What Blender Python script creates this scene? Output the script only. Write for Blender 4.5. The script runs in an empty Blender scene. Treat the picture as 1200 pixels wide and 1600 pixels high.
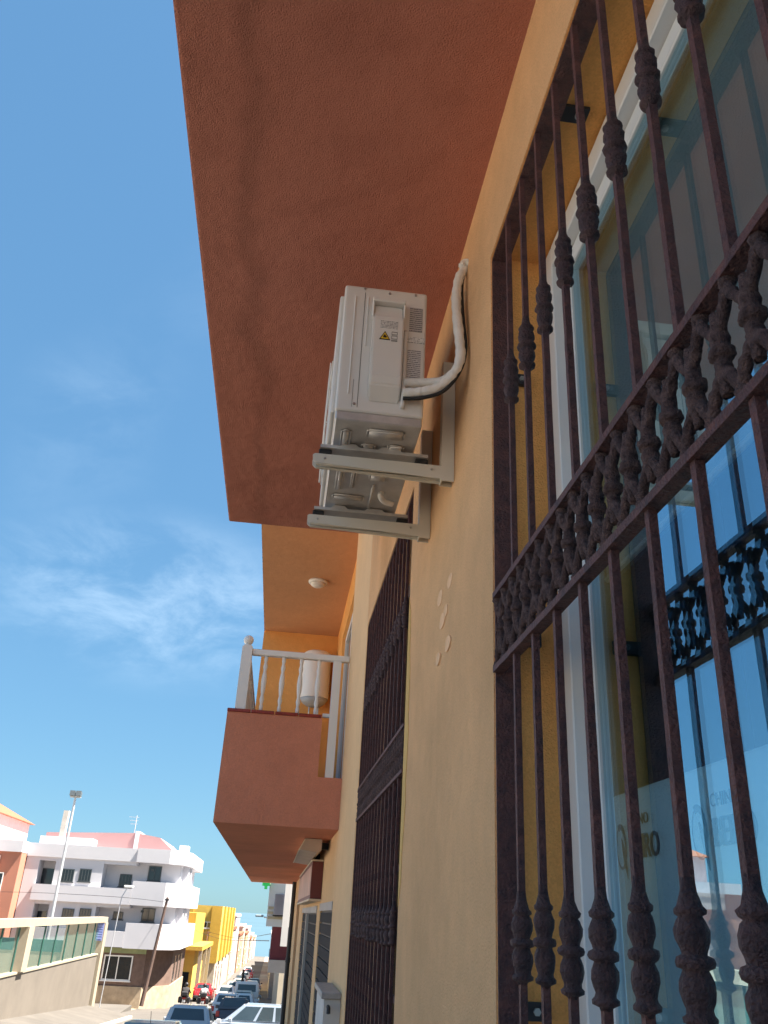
import bpy, bmesh, math, random
from mathutils import Vector, Matrix, noise
random.seed(7)
S = bpy.context.scene
C = S.collection
R = math.radians

# ------------------------------------------------------------------ camera
PITCH, ROLL, YAW, FPX = R(25.825), R(3.149), R(5.512), 1314.3
fw = Vector((math.sin(YAW)*math.cos(PITCH), math.cos(YAW)*math.cos(PITCH), math.sin(PITCH)))
rt0 = Vector((math.cos(YAW), -math.sin(YAW), 0)); up0 = rt0.cross(fw)
rt = rt0*math.cos(ROLL) + up0*math.sin(ROLL); up = up0*math.cos(ROLL) - rt0*math.sin(ROLL)
cd = bpy.data.cameras.new('camera'); cam = bpy.data.objects.new('camera', cd); C.objects.link(cam)
cam.matrix_world = Matrix(((rt.x, up.x, -fw.x, 0), (rt.y, up.y, -fw.y, 0), (rt.z, up.z, -fw.z, 0), (0, 0, 0, 1)))
cd.sensor_fit = 'VERTICAL'; cd.sensor_height = 36; cd.lens = 36*FPX/1600
cd.clip_start = 0.02; cd.clip_end = 60000
S.camera = cam

# ------------------------------------------------------------------ sky and sun
SUN = Vector((.45, -.095, .875)).normalized()
w = bpy.data.worlds.new('World'); S.world = w; w.use_nodes = True
nt = w.node_tree; N = nt.nodes; L = nt.links; N.clear()
sky = N.new('ShaderNodeTexSky'); sky.sky_type = 'NISHITA'; sky.sun_disc = False
sky.sun_elevation = math.asin(SUN.z); sky.sun_rotation = math.atan2(SUN.x, SUN.y)
sky.air_density = 1.0; sky.dust_density = 0.25; sky.ozone_density = 1.6; sky.altitude = 60
tc = N.new('ShaderNodeTexCoord'); 
mp = N.new('ShaderNodeMapping'); mp.inputs['Rotation'].default_value = (0, R(18), R(10)); mp.inputs['Scale'].default_value = (1.0, 1.0, 1.9)
L.new(tc.outputs['Generated'], mp.inputs[0])
n1 = N.new('ShaderNodeTexNoise'); n1.inputs['Scale'].default_value = 9; n1.inputs['Detail'].default_value = 10; n1.inputs['Roughness'].default_value = .63; n1.inputs['Distortion'].default_value = .35
L.new(mp.outputs[0], n1.inputs['Vector'])
r1 = N.new('ShaderNodeMapRange'); r1.interpolation_type = 'SMOOTHSTEP'; r1.inputs[1].default_value = .34; r1.inputs[2].default_value = .74; L.new(n1.outputs['Fac'], r1.inputs[0])
# a thin cirrus bank low in the north-west, scattered shreds elsewhere
sb = N.new('ShaderNodeVectorMath'); sb.operation = 'SUBTRACT'; sb.inputs[1].default_value = (-.16, .93, .315); L.new(tc.outputs['Generated'], sb.inputs[0])
sc_ = N.new('ShaderNodeVectorMath'); sc_.operation = 'MULTIPLY'; sc_.inputs[1].default_value = (1, 1, 2.2); L.new(sb.outputs[0], sc_.inputs[0])
ln = N.new('ShaderNodeVectorMath'); ln.operation = 'LENGTH'; L.new(sc_.outputs[0], ln.inputs[0])
rb = N.new('ShaderNodeMapRange'); rb.interpolation_type = 'SMOOTHSTEP'; rb.inputs[1].default_value = .25; rb.inputs[2].default_value = .06; L.new(ln.outputs['Value'], rb.inputs[0])
n2 = N.new('ShaderNodeTexNoise'); n2.inputs['Scale'].default_value = 2.2; n2.inputs['Detail'].default_value = 2; L.new(tc.outputs['Generated'], n2.inputs['Vector'])
r2 = N.new('ShaderNodeMapRange'); r2.interpolation_type = 'SMOOTHSTEP'; r2.inputs[1].default_value = .60; r2.inputs[2].default_value = .85; r2.inputs[4].default_value = .5; L.new(n2.outputs['Fac'], r2.inputs[0])
mk = N.new('ShaderNodeMath'); mk.operation = 'MAXIMUM'; L.new(rb.outputs[0], mk.inputs[0]); L.new(r2.outputs[0], mk.inputs[1])
mm = N.new('ShaderNodeMath'); mm.operation = 'MULTIPLY'; L.new(r1.outputs[0], mm.inputs[0]); L.new(mk.outputs[0], mm.inputs[1])
m3 = N.new('ShaderNodeMath'); m3.operation = 'MULTIPLY'; m3.inputs[1].default_value = .46; L.new(mm.outputs[0], m3.inputs[0])
mx = N.new('ShaderNodeMix'); mx.data_type = 'RGBA'; mx.inputs[7].default_value = (2.1, 2.75, 3.4, 1); L.new(m3.outputs[0], mx.inputs[0])
ti = N.new('ShaderNodeMix'); ti.data_type = 'RGBA'; ti.blend_type = 'MULTIPLY'; ti.inputs[0].default_value = 1; ti.inputs[7].default_value = (.53, .90, 1.17, 1); gm = N.new('ShaderNodeGamma'); gm.inputs[1].default_value = .36; L.new(sky.outputs[0], gm.inputs[0])
hs = N.new('ShaderNodeHueSaturation'); hs.inputs['Saturation'].default_value = 1.5; L.new(gm.outputs[0], hs.inputs['Color']); L.new(hs.outputs[0], ti.inputs[6])
bg = N.new('ShaderNodeBackground'); bg.inputs[1].default_value = .0665; L.new(ti.outputs[2], mx.inputs[6]); L.new(mx.outputs[2], bg.inputs[0])
wo = N.new('ShaderNodeOutputWorld'); L.new(bg.outputs[0], wo.inputs[0])
sl = bpy.data.lights.new('sun', 'SUN'); sl.energy = 4.1; sl.angle = R(.5); sl.color = (1, .91, .79)
so = bpy.data.objects.new('sun', sl); C.objects.link(so); so.rotation_euler = SUN.to_track_quat('Z', 'Y').to_euler(); so.location = (20, -10, 40)
S.view_settings.view_transform = 'Standard'; S.view_settings.look = 'None'; S.view_settings.gamma = 1
S.view_settings.exposure = 2.6
S.render.engine = 'CYCLES'; S.cycles.max_bounces = 8

# ------------------------------------------------------------------ helpers
def ray(px, py): return rt*((px-600)/FPX) + up*(-(py-800)/FPX) + fw
def at(px, py, Y): r = ray(px, py); return r*(Y/r.y)      # a measured point of the photograph at street distance Y
def atx(px, py, X): r = ray(px, py); return r*(X/r.x)

def mat(name, col, rough=.8, metal=0, var=.12, vscale=3., bump=0., bscale=60., spec=.5, col2=None, edges=None):
    m = bpy.data.materials.new(name); m.use_nodes = True
    n = m.node_tree.nodes; l = m.node_tree.links; b = n['Principled BSDF']
    b.inputs['Roughness'].default_value = rough; b.inputs['Metallic'].default_value = metal
    b.inputs['Specular IOR Level'].default_value = spec
    t = n.new('ShaderNodeTexCoord')
    nz = n.new('ShaderNodeTexNoise'); nz.inputs['Scale'].default_value = vscale; nz.inputs['Detail'].default_value = 6; nz.inputs['Roughness'].default_value = .6
    l.new(t.outputs['Object'], nz.inputs['Vector'])
    rp = n.new('ShaderNodeMapRange'); rp.inputs[1].default_value = .3; rp.inputs[2].default_value = .7; l.new(nz.outputs['Fac'], rp.inputs[0])
    mi = n.new('ShaderNodeMix'); mi.data_type = 'RGBA'; l.new(rp.outputs[0], mi.inputs[0])
    c2 = col2 if col2 else tuple(min(1, c*(1+var)) for c in col)
    c1 = col if col2 else tuple(c*(1-var) for c in col)
    mi.inputs[6].default_value = (*c1, 1); mi.inputs[7].default_value = (*c2, 1)
    l.new(mi.outputs[2], b.inputs['Base Color'])
    if bump:
        bn = n.new('ShaderNodeTexNoise'); bn.inputs['Scale'].default_value = bscale; bn.inputs['Detail'].default_value = 5
        l.new(t.outputs['Object'], bn.inputs['Vector'])
        bp = n.new('ShaderNodeBump'); bp.inputs['Strength'].default_value = bump; bp.inputs['Distance'].default_value = .01
        l.new(bn.outputs['Fac'], bp.inputs['Height']); l.new(bp.outputs[0], b.inputs['Normal'])
    return m

def plain(o, **k):
    for a, v in k.items(): o[a] = v
    return o
def thing(name, label, cat, loc=(0, 0, 0), group=None):
    o = bpy.data.objects.new(name, None); C.objects.link(o); o.location = loc; o.empty_display_size = .1
    o['label'] = label; o['category'] = cat
    if group: o['group'] = group
    return o
def wloc(p):
    v = Vector((0, 0, 0))
    while p: v = v + p.location; p = p.parent
    return v
def obj(name, bm, m, parent=None, smooth=False, label=None):
    me = bpy.data.meshes.new(name)
    if smooth:
        for f in bm.faces: f.smooth = True
    if parent:
        o0 = wloc(parent)
        for v in bm.verts: v.co -= o0
    bm.normal_update(); bm.to_mesh(me); bm.free()
    for q in (m if isinstance(m, (list, tuple)) else [m]): me.materials.append(q)
    o = bpy.data.objects.new(name, me); C.objects.link(o); o.parent = parent
    if label: o['label'] = label
    return o
def tag(o, label, cat, group=None):
    o['label'] = label; o['category'] = cat
    if group: o['group'] = group
    return o
def inst(name, me, loc, parent=None):
    o = bpy.data.objects.new(name, me); C.objects.link(o); o.parent = parent
    o.location = Vector(loc) - (wloc(parent) if parent else Vector((0, 0, 0)))
    return o
def B(*boxes, bev=0, seg=1):
    bm = bmesh.new()
    for b in boxes: box(bm, *b)
    if bev: bmesh.ops.bevel(bm, geom=list(bm.edges), offset=bev, segments=seg, affect='EDGES', profile=.6)
    return bm
def box(bm, x0, x1, y0, y1, z0, z1):
    v = [bm.verts.new((x, y, z)) for z in (z0, z1) for y in (y0, y1) for x in (x0, x1)]
    for f in ((0, 2, 3, 1), (4, 5, 7, 6), (0, 1, 5, 4), (2, 6, 7, 3), (0, 4, 6, 2), (1, 3, 7, 5)): bm.faces.new([v[i] for i in f])
    return v
def prism(bm, pts, axis, a, b):
    # polygon pts (2D) extruded along axis between a and b
    def P(p, t):
        return {'x': (t, p[0], p[1]), 'y': (p[0], t, p[1]), 'z': (p[0], p[1], t)}[axis]
    A = [bm.verts.new(P(p, a)) for p in pts]; Bv = [bm.verts.new(P(p, b)) for p in pts]; n = len(pts)
    bm.faces.new(A); bm.faces.new(list(reversed(Bv)))
    for i in range(n): bm.faces.new((A[i], A[(i+1) % n], Bv[(i+1) % n], Bv[i]))
    bmesh.ops.recalc_face_normals(bm, faces=bm.faces)
    return bm
def PR(pts, axis, a, b): return prism(bmesh.new(), pts, axis, a, b)
def tube(bm, pts, rad, seg=8, caps=True):
    pts = [Vector(p) for p in pts]; n = len(pts); rings = []; prev = None
    for i, p in enumerate(pts):
        d = (pts[min(i+1, n-1)] - pts[max(i-1, 0)]).normalized()
        if prev is None:
            a = Vector((0, 0, 1)) if abs(d.z) < .9 else Vector((1, 0, 0)); u = d.cross(a).normalized()
        else: u = (prev - d*prev.dot(d)).normalized()
        prev = u; v = d.cross(u); r = rad[i] if isinstance(rad, (list, tuple)) else rad
        rings.append([bm.verts.new(p + u*(r*math.cos(6.28318*k/seg)) + v*(r*math.sin(6.28318*k/seg))) for k in range(seg)])
    for a, b in zip(rings, rings[1:]):
        for k in range(seg): bm.faces.new((a[k], a[(k+1) % seg], b[(k+1) % seg], b[k]))
    if caps: bm.faces.new(list(reversed(rings[0]))); bm.faces.new(rings[-1])
    return bm
def T(pts, rad, seg=8): return tube(bmesh.new(), pts, rad, seg)
def smoothpts(pts, n=6):
    pts = [Vector(p) for p in pts]; out = []
    for i in range(len(pts)-1):
        p0, p1, p2, p3 = pts[max(i-1, 0)], pts[i], pts[i+1], pts[min(i+2, len(pts)-1)]
        for k in range(n):
            t = k/n
            out.append(.5*((2*p1) + (p2-p0)*t + (2*p0-5*p1+4*p2-p3)*t*t + (3*p1-p0-3*p2+p3)*t**3))
    return out + [pts[-1]]
def lathe(prof, seg=16, fn=None, bm=None, o=(0, 0, 0)):
    bm = bm or bmesh.new(); rings = []
    for j, (r, z) in enumerate(prof):
        ring = []
        for k in range(seg):
            a = 6.28318*k/seg; rr = r*(fn(a, z, j) if fn else 1)
            ring.append(bm.verts.new((o[0]+rr*math.cos(a), o[1]+rr*math.sin(a), o[2]+z)))
        rings.append(ring)
    for a, b in zip(rings, rings[1:]):
        for k in range(seg): bm.faces.new((a[k], a[(k+1) % seg], b[(k+1) % seg], b[k]))
    bm.faces.new(list(reversed(rings[0]))); bm.faces.new(rings[-1])
    bmesh.ops.recalc_face_normals(bm, faces=bm.faces)
    return bm
def wall_sheet(x, y0, y1, z0, z1, holes, depth):
    # wall face at x (facing -x) with real openings: returns faces and reveals running back to x+depth
    ys = sorted({y0, y1, *[h[0] for h in holes], *[h[1] for h in holes]}); zs = sorted({z0, z1, *[h[2] for h in holes], *[h[3] for h in holes]})
    bm = bmesh.new()
    def q(*p): bm.faces.new([bm.verts.new(a) for a in p])
    for a, b in zip(ys, ys[1:]):
        for c, d in zip(zs, zs[1:]):
            my, mz_ = (a+b)/2, (c+d)/2
            if any(h[0] < my < h[1] and h[2] < mz_ < h[3] for h in holes): continue
            q((x, a, c), (x, a, d), (x, b, d), (x, b, c))
    for h in holes:
        a, b, c, d = h; X = x+depth
        q((x, b, c), (x, b, d), (X, b, d), (X, b, c)); q((x, a, c), (X, a, c), (X, a, d), (x, a, d))
        q((x, a, d), (X, a, d), (X, b, d), (x, b, d)); q((x, a, c), (x, b, c), (X, b, c), (X, a, c))
    bmesh.ops.remove_doubles(bm, verts=bm.verts, dist=1e-5)
    return bm
def text_mesh(s, size, ext=0):
    cu = bpy.data.curves.new('t', 'FONT'); cu.body = s; cu.size = size; cu.extrude = ext; cu.align_x = 'CENTER'; cu.resolution_u = 3
    o = bpy.data.objects.new('t', cu); C.objects.link(o)
    me = bpy.data.meshes.new_from_object(o.evaluated_get(bpy.context.evaluated_depsgraph_get()))
    bm = bmesh.new(); bm.from_mesh(me); bpy.data.objects.remove(o); bpy.data.curves.remove(cu); bpy.data.meshes.remove(me)
    return bm
def rough_up(bm, amp, sc, seed=0):
    for v in bm.verts:
        p = v.co*sc + Vector((seed*7.3, seed*3.1, seed))
        v.co += Vector((noise.noise(p), noise.noise(p+Vector((31, 0, 0))), noise.noise(p+Vector((0, 57, 0)))))*amp

def ground_z(y):
    if y < 23: return -1.6-.095*y
    if y < 75: return -3.785-.059*(y-23)
    if y < 120: return -6.853-.042*(y-75)
    return -8.74-.03*(y-120)

# ------------------------------------------------------------------ materials
def stucco(name, col, bump=.5, blot=.10, stain=None):
    m = mat(name, col, .92, var=blot, vscale=1.1, bump=bump, bscale=190, spec=.2)
    n = m.node_tree.nodes; l = m.node_tree.links; b = n['Principled BSDF']
    hb = n.new('ShaderNodeTexNoise'); hb.inputs['Scale'].default_value = 14; hb.inputs['Detail'].default_value = 3
    bpn = [q for q in n if q.type == 'BUMP'][0]; fine = bpn.inputs['Height'].links[0].from_socket
    ma = n.new('ShaderNodeMath'); ma.operation = 'MULTIPLY_ADD'; ma.inputs[1].default_value = 1.6; l.new(hb.outputs['Fac'], ma.inputs[0]); l.new(fine, ma.inputs[2]); l.new(ma.outputs[0], bpn.inputs['Height'])
    mi = [q for q in n if q.type == 'MIX'][0]; t = [q for q in n if q.type == 'TEX_COORD'][0]
    l.new(t.outputs['Object'], hb.inputs['Vector'])
    g = n.new('ShaderNodeTexNoise'); g.inputs['Scale'].default_value = 9; g.inputs['Detail'].default_value = 8; g.inputs['Roughness'].default_value = .7
    mpn = n.new('ShaderNodeMapping'); mpn.inputs['Scale'].default_value = (1, 1, .75); l.new(t.outputs['Object'], mpn.inputs[0]); l.new(mpn.outputs[0], g.inputs['Vector'])
    rr = n.new('ShaderNodeMapRange'); rr.inputs[1].default_value = .35; rr.inputs[2].default_value = .7; rr.inputs[3].default_value = .955; rr.inputs[4].default_value = 1.035; l.new(g.outputs['Fac'], rr.inputs[0])
    mu = n.new('ShaderNodeMix'); mu.data_type = 'RGBA'; mu.blend_type = 'MULTIPLY'; mu.inputs[0].default_value = 1
    sg_ = n.new('ShaderNodeTexNoise'); sg_.inputs['Scale'].default_value = 170; sg_.inputs['Detail'].default_value = 2; l.new(t.outputs['Object'], sg_.inputs['Vector'])
    sr_ = n.new('ShaderNodeMapRange'); sr_.inputs[1].default_value = .3; sr_.inputs[2].default_value = .7; sr_.inputs[3].default_value = .90; sr_.inputs[4].default_value = 1.06; l.new(sg_.outputs['Fac'], sr_.inputs[0])
    pr_ = n.new('ShaderNodeMath'); pr_.operation = 'MULTIPLY'; l.new(sr_.outputs[0], pr_.inputs[0]); l.new(rr.outputs[0], pr_.inputs[1])
    l.new(mi.outputs[2], mu.inputs[6]); l.new(pr_.outputs[0], mu.inputs[7]); out = mu.outputs[2]
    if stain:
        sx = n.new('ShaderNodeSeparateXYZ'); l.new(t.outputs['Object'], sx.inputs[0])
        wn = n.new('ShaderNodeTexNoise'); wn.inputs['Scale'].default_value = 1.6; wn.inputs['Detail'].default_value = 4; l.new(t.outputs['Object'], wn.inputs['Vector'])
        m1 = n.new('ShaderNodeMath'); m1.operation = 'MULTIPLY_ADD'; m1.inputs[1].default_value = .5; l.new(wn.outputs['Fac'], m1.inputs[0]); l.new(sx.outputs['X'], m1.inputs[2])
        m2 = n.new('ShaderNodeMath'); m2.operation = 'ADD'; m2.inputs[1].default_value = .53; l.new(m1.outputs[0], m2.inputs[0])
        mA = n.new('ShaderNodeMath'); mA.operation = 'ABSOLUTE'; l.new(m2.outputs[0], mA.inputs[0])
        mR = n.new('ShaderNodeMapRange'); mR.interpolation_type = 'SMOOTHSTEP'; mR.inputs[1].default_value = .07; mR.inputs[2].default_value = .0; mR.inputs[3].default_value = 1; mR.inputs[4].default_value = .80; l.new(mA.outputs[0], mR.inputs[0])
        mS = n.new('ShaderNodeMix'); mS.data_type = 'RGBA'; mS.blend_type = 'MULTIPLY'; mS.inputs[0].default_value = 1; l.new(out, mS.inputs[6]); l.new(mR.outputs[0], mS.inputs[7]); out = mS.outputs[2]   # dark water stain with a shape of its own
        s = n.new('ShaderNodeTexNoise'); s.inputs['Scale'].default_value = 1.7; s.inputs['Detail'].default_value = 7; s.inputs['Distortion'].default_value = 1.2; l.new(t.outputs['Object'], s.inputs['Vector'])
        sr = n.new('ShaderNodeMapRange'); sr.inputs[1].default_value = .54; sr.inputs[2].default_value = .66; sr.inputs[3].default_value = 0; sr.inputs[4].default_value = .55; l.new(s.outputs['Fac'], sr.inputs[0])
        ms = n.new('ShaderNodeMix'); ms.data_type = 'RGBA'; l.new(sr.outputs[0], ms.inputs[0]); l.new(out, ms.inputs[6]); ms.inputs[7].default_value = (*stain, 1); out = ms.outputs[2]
    l.new(out, b.inputs['Base Color'])
    return m
M_tan = stucco('ochre_stucco', (.87, .535, .285), .95, .14)
M_cream = stucco('cream_stucco', (.82, .55, .31), .35, .06)
M_mustard = stucco('mustard_stucco', (.84, .41, .13), .5)
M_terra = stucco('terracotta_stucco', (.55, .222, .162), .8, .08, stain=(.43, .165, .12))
M_terra2 = stucco('terracotta_paint', (.66, .265, .17), .5, .12)
M_oran = stucco('orange_paint', (.64, .34, .18), .3, .06)
M_iron = mat('rusty_iron', (.060, .031, .036), .6, .2, bump=.9, bscale=150, vscale=38, col2=(.165, .066, .058), spec=.5)
M_iron_dk = mat('cast_iron', (.046, .029, .036), .6, .25, bump=1.0, bscale=210, vscale=45, col2=(.125, .065, .063), spec=.5)
M_dust = mat('dusty_cast_iron', (.040, .025, .030), .85, .1, bump=1.0, bscale=320, vscale=60, col2=(.20, .125, .115), spec=.3)
M_white = mat('white_paint', (.80, .80, .79), .45, var=.03)
M_alu = mat('white_aluminium', (.78, .79, .80), .35, var=.03, vscale=1)
M_ac = mat('white_powder_coat', (.74, .715, .68), .42, var=.03, vscale=2, bump=.05, bscale=500)
M_bracket = mat('cream_bracket_paint', (.66, .63, .55), .4, var=.04)
M_galv = mat('galvanised_sheet', (.56, .55, .54), .4, .45, var=.18, vscale=9, bump=.08, bscale=60)
M_rubber = mat('black_rubber', (.015, .015, .016), .7)
M_foam = mat('white_insulation', (.78, .76, .72), .75, var=.06, vscale=25, bump=.5, bscale=90)
M_red = mat('red_glazed_tile', (.26, .035, .022), .35, var=.15, vscale=12)
M_steel = mat('zinc_bolt', (.5, .5, .5), .35, .9)
M_dark = mat('dark_metal', (.03, .03, .035), .5, .3)
M_asph = mat('asphalt', (.10, .091, .081), .9, var=.16, vscale=.35, bump=.5, bscale=60)
M_pave = mat('pavement_concrete', (.15, .136, .12), .9, var=.12, vscale=.8, bump=.3, bscale=30)
M_earth = mat('dry_ground', (.30, .25, .19), .95, var=.25, vscale=.05)
M_line = mat('road_paint', (.66, .62, .52), .8, var=.15, vscale=2)

def glassm(name, tint, refl, base=(.02, .025, .03), rough=.0):
    m = bpy.data.materials.new(name); m.use_nodes = True; n = m.node_tree.nodes; l = m.node_tree.links; n.clear()
    o = n.new('ShaderNodeOutputMaterial'); g = n.new('ShaderNodeBsdfGlossy'); g.inputs['Color'].default_value = (*tint, 1); g.inputs['Roughness'].default_value = rough
    t = n.new('ShaderNodeBsdfTransparent'); t.inputs[0].default_value = (*base, 1)
    lw = n.new('ShaderNodeLayerWeight'); lw.inputs[0].default_value = .5
    mr = n.new('ShaderNodeMapRange'); mr.inputs[1].default_value = 0; mr.inputs[2].default_value = 1; mr.inputs[3].default_value = refl; mr.inputs[4].default_value = min(1, refl+.46); l.new(lw.outputs['Facing'], mr.inputs[0])
    x = n.new('ShaderNodeMixShader'); l.new(mr.outputs[0], x.inputs[0]); l.new(t.outputs[0], x.inputs[1]); l.new(g.outputs[0], x.inputs[2]); l.new(x.outputs[0], o.inputs[0])
    return m
M_glass = glassm('window_glass', (.60, .86, 1.0), .13, (.86, .93, .94))
M_glass2 = glassm('dark_window_glass', (.5, .55, .6), 0, (.5, .5, .5))
M_pane = mat('dark_pane', (.02, .026, .032), .08, spec=.8)
M_cglass = mat('car_glass', (.03, .045, .055), .06, spec=.9)

# ------------------------------------------------------------------ ground, road, pavements, sea
YS = [-40, -20, 0, 23, 40, 60, 75, 95, 120, 160, 220, 300, 400, 470]
def strip(x0, x1, dz, ys=YS, fx=None):
    bm = bmesh.new(); pv = None
    for y in ys:
        a, b = (x0, x1) if not fx else fx(y)
        v = [bm.verts.new((a, y, ground_z(y)+dz)), bm.verts.new((b, y, ground_z(y)+dz))]
        if pv: bm.faces.new((pv[0], pv[1], v[1], v[0]))
        pv = v
    return bm
def solid_strip(x0, x1, dz0, dz1, ys):
    bm = bmesh.new(); pv = None
    for y in ys:
        g = ground_z(y); v = [bm.verts.new(p) for p in ((x0, y, g+dz0), (x1, y, g+dz0), (x1, y, g+dz1), (x0, y, g+dz1))]
        if pv:
            for k in range(4): bm.faces.new((pv[k], pv[(k+1) % 4], v[(k+1) % 4], v[k]))
        else: bm.faces.new(v)
        pv = v
    bm.faces.new(list(reversed(pv))); bmesh.ops.recalc_face_normals(bm, faces=bm.faces)
    return bm
plain(obj('ground', strip(-700, 700, -.02), M_earth), kind='structure')
plain(obj('road', strip(-9, -1.05, 0), M_asph), kind='structure')
plain(obj('side_street', B((-60, -9.0, 60.5, 69, ground_z(64)-.5, ground_z(64)+.02)), M_asph), kind='structure')
plain(obj('pavement', solid_strip(-1.05, 1.2, -.4, .12, [y for y in YS if y <= 120]), M_pave), kind='structure')
bm = bmesh.new(); pv = None
for y in (-40, -20, 0, 23, 40, 58):
    g = ground_z(y); v = [bm.verts.new(p) for p in ((-9.96, y, g-.5), (-7.6, y, g-.5), (-7.6, y, g+.12), (-9.96, y, g+.55))]
    if pv:
        for k in range(4): bm.faces.new((pv[k], pv[(k+1) % 4], v[(k+1) % 4], v[k]))
    else: bm.faces.new(v)
    pv = v
bm.faces.new(list(reversed(pv))); bmesh.ops.recalc_face_normals(bm, faces=bm.faces)
plain(obj('far_pavement', bm, mat('old_pavement', (.095, .086, .076), .9, var=.2, vscale=.7)), kind='structure')
plain(obj('kerb', solid_strip(-7.6, -7.45, -.4, .115, [-40, -20, 0, 23, 40, 58]), M_line), kind='structure')
plain(obj('road_marking', strip(-6.95, -6.83, .006, [0, 23, 40, 57]), M_line), kind='structure')
m = mat('sea_water', (.06, .115, .15), .5, var=.1, vscale=.002, bump=.25, bscale=.05)  # dulled blue-grey: distant haze is put into the base colour
bm = bmesh.new(); vs = [bm.verts.new(p) for p in ((-30000, 455, -27), (30000, 455, -27), (30000, 50000, -27), (-30000, 50000, -27))]; bm.faces.new(vs)
plain(obj('sea', bm, m), kind='structure')

# ------------------------------------------------------------------ the near building
W1 = (-.10, 1.972, -.85, 1.872)      # y0 y1 z0 z1 of the near opening
W2 = (3.54, 5.68, -.85, 1.872)
XW = .48
nb = thing('ochre_building', 'ochre stucco building with deep terracotta overhang, nearest on the right', 'building', (XW, 2.5, -1.8))
wall = obj('wall', wall_sheet(XW, -4, 5.74, -2.6, 2.3, [W1, W2], .20), M_tan, nb)
obj('jamb', B((XW+.003, .68, W1[1]-.004, W1[1]+.02, W1[2], W1[3]), (XW+.003, .68, W1[0], W1[1]-.004, W1[3]-.004, W1[3]+.02)), M_mustard, nb, label='mustard painted reveal of the near window')
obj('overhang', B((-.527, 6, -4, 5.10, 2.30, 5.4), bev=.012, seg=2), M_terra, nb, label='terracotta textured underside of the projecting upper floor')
obj('upper_wall', B((XW, 6, 5.102, 5.74, 2.3, 5.38)), M_tan, nb)
obj('core', B((.95, 6, 2.2, 3.3, -2.6, 2.29), (1.9, 6, -4, 2.2, -2.6, 2.29), (1.9, 6, 3.3, 5.7, -2.6, 2.29)), M_dark, nb)
# round filled spots on the wall
for i, (px, py) in enumerate(((703, 908), (688, 935), (697, 955), (692, 970), (701, 1005), (686, 1030))):
    p = atx(px, py, XW); bm = bmesh.new(); r = .019+.003*math.sin(i*2.3)
    pts = [(p.y+r*2.3*(1+.1*math.sin(3*a+i))*math.cos(a), p.z+r*1.25*math.sin(a)) for a in [6.283*k/18 for k in range(18)]]
    prism(bm, pts, 'x', XW-.0012-.0007*i, XW+.01+.001*i); obj('plaster_patch', bm, mat('pale_filler', (.84, .53, .31), .9, var=.12, vscale=30), wall)
# brighter unpainted plaster along the second window
bm = bmesh.new(); e = []
for k in range(15):
    z = .05+k*.09; e.append((3.535-.10*math.sin(3.14*k/14)**.6-.012*math.sin(k*2.1), z))
prism(bm, [(3.5385, .05), (3.5385, 1.31)]+[p for p in reversed(e)], 'x', XW-.0025, XW+.01)
obj('plaster_patch', bm, mat('bare_yellow_plaster', (.66, .43, .15), .9, var=.08), wall, label='yellow repaired plaster edge of the second window')

# ------------------------------------------------------------------ windows behind the grilles
def window(name, W, label, xf=.646, gl=None, fr=None):
    y0, y1, z0, z1 = W
    t = thing(name, label, 'window', (xf, (y0+y1)/2, z0))
    f = .055
    def ring(a, b, c, d, th, x0, x1):
        return ((x0, x1, a, a+th, c, d), (x0, x1, b-th, b, c, d), (x0, x1, a+th, b-th, c, c+th), (x0, x1, a+th, b-th, d-th, d))
    obj('frame', B(*ring(y0+.006, y1-.008, z0, z1-.008, .075, xf, xf+.09), bev=.003), fr or M_alu, t)
    ym = y0+.36
    for a, b, dx in ((y0+.083, ym+.03, .028), (ym-.03, y1-.085, .046)):
        s = obj('sash', B(*ring(a, b, z0+.077, z1-.085, f, xf+dx-.012, xf+dx+.012), bev=.003), fr or M_alu, t)
        obj('pane', B((xf+dx-.003, xf+dx+.003, a+f, b-f, z0+.077+f, z1-.085-f)), gl or M_glass, s)
    return t
w1 = window('sliding_window', W1, 'white sliding window with frosted film behind the nearest rusty grille')
w2 = window('sliding_window', W2, 'dim sliding window behind the second, farther grille', gl=M_glass2, fr=mat('bronze_frame', (.10, .07, .07), .6))
FZ = .262
film = mat('frosted_film', (.68, .83, .90), .5, var=.04, vscale=.7)
fo = obj('frosted_film', B((.705, .708, .05, 1.83, -.72, FZ)), film, w1)
ink = mat('logo_ink', (.035, .05, .075), .6)
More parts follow.
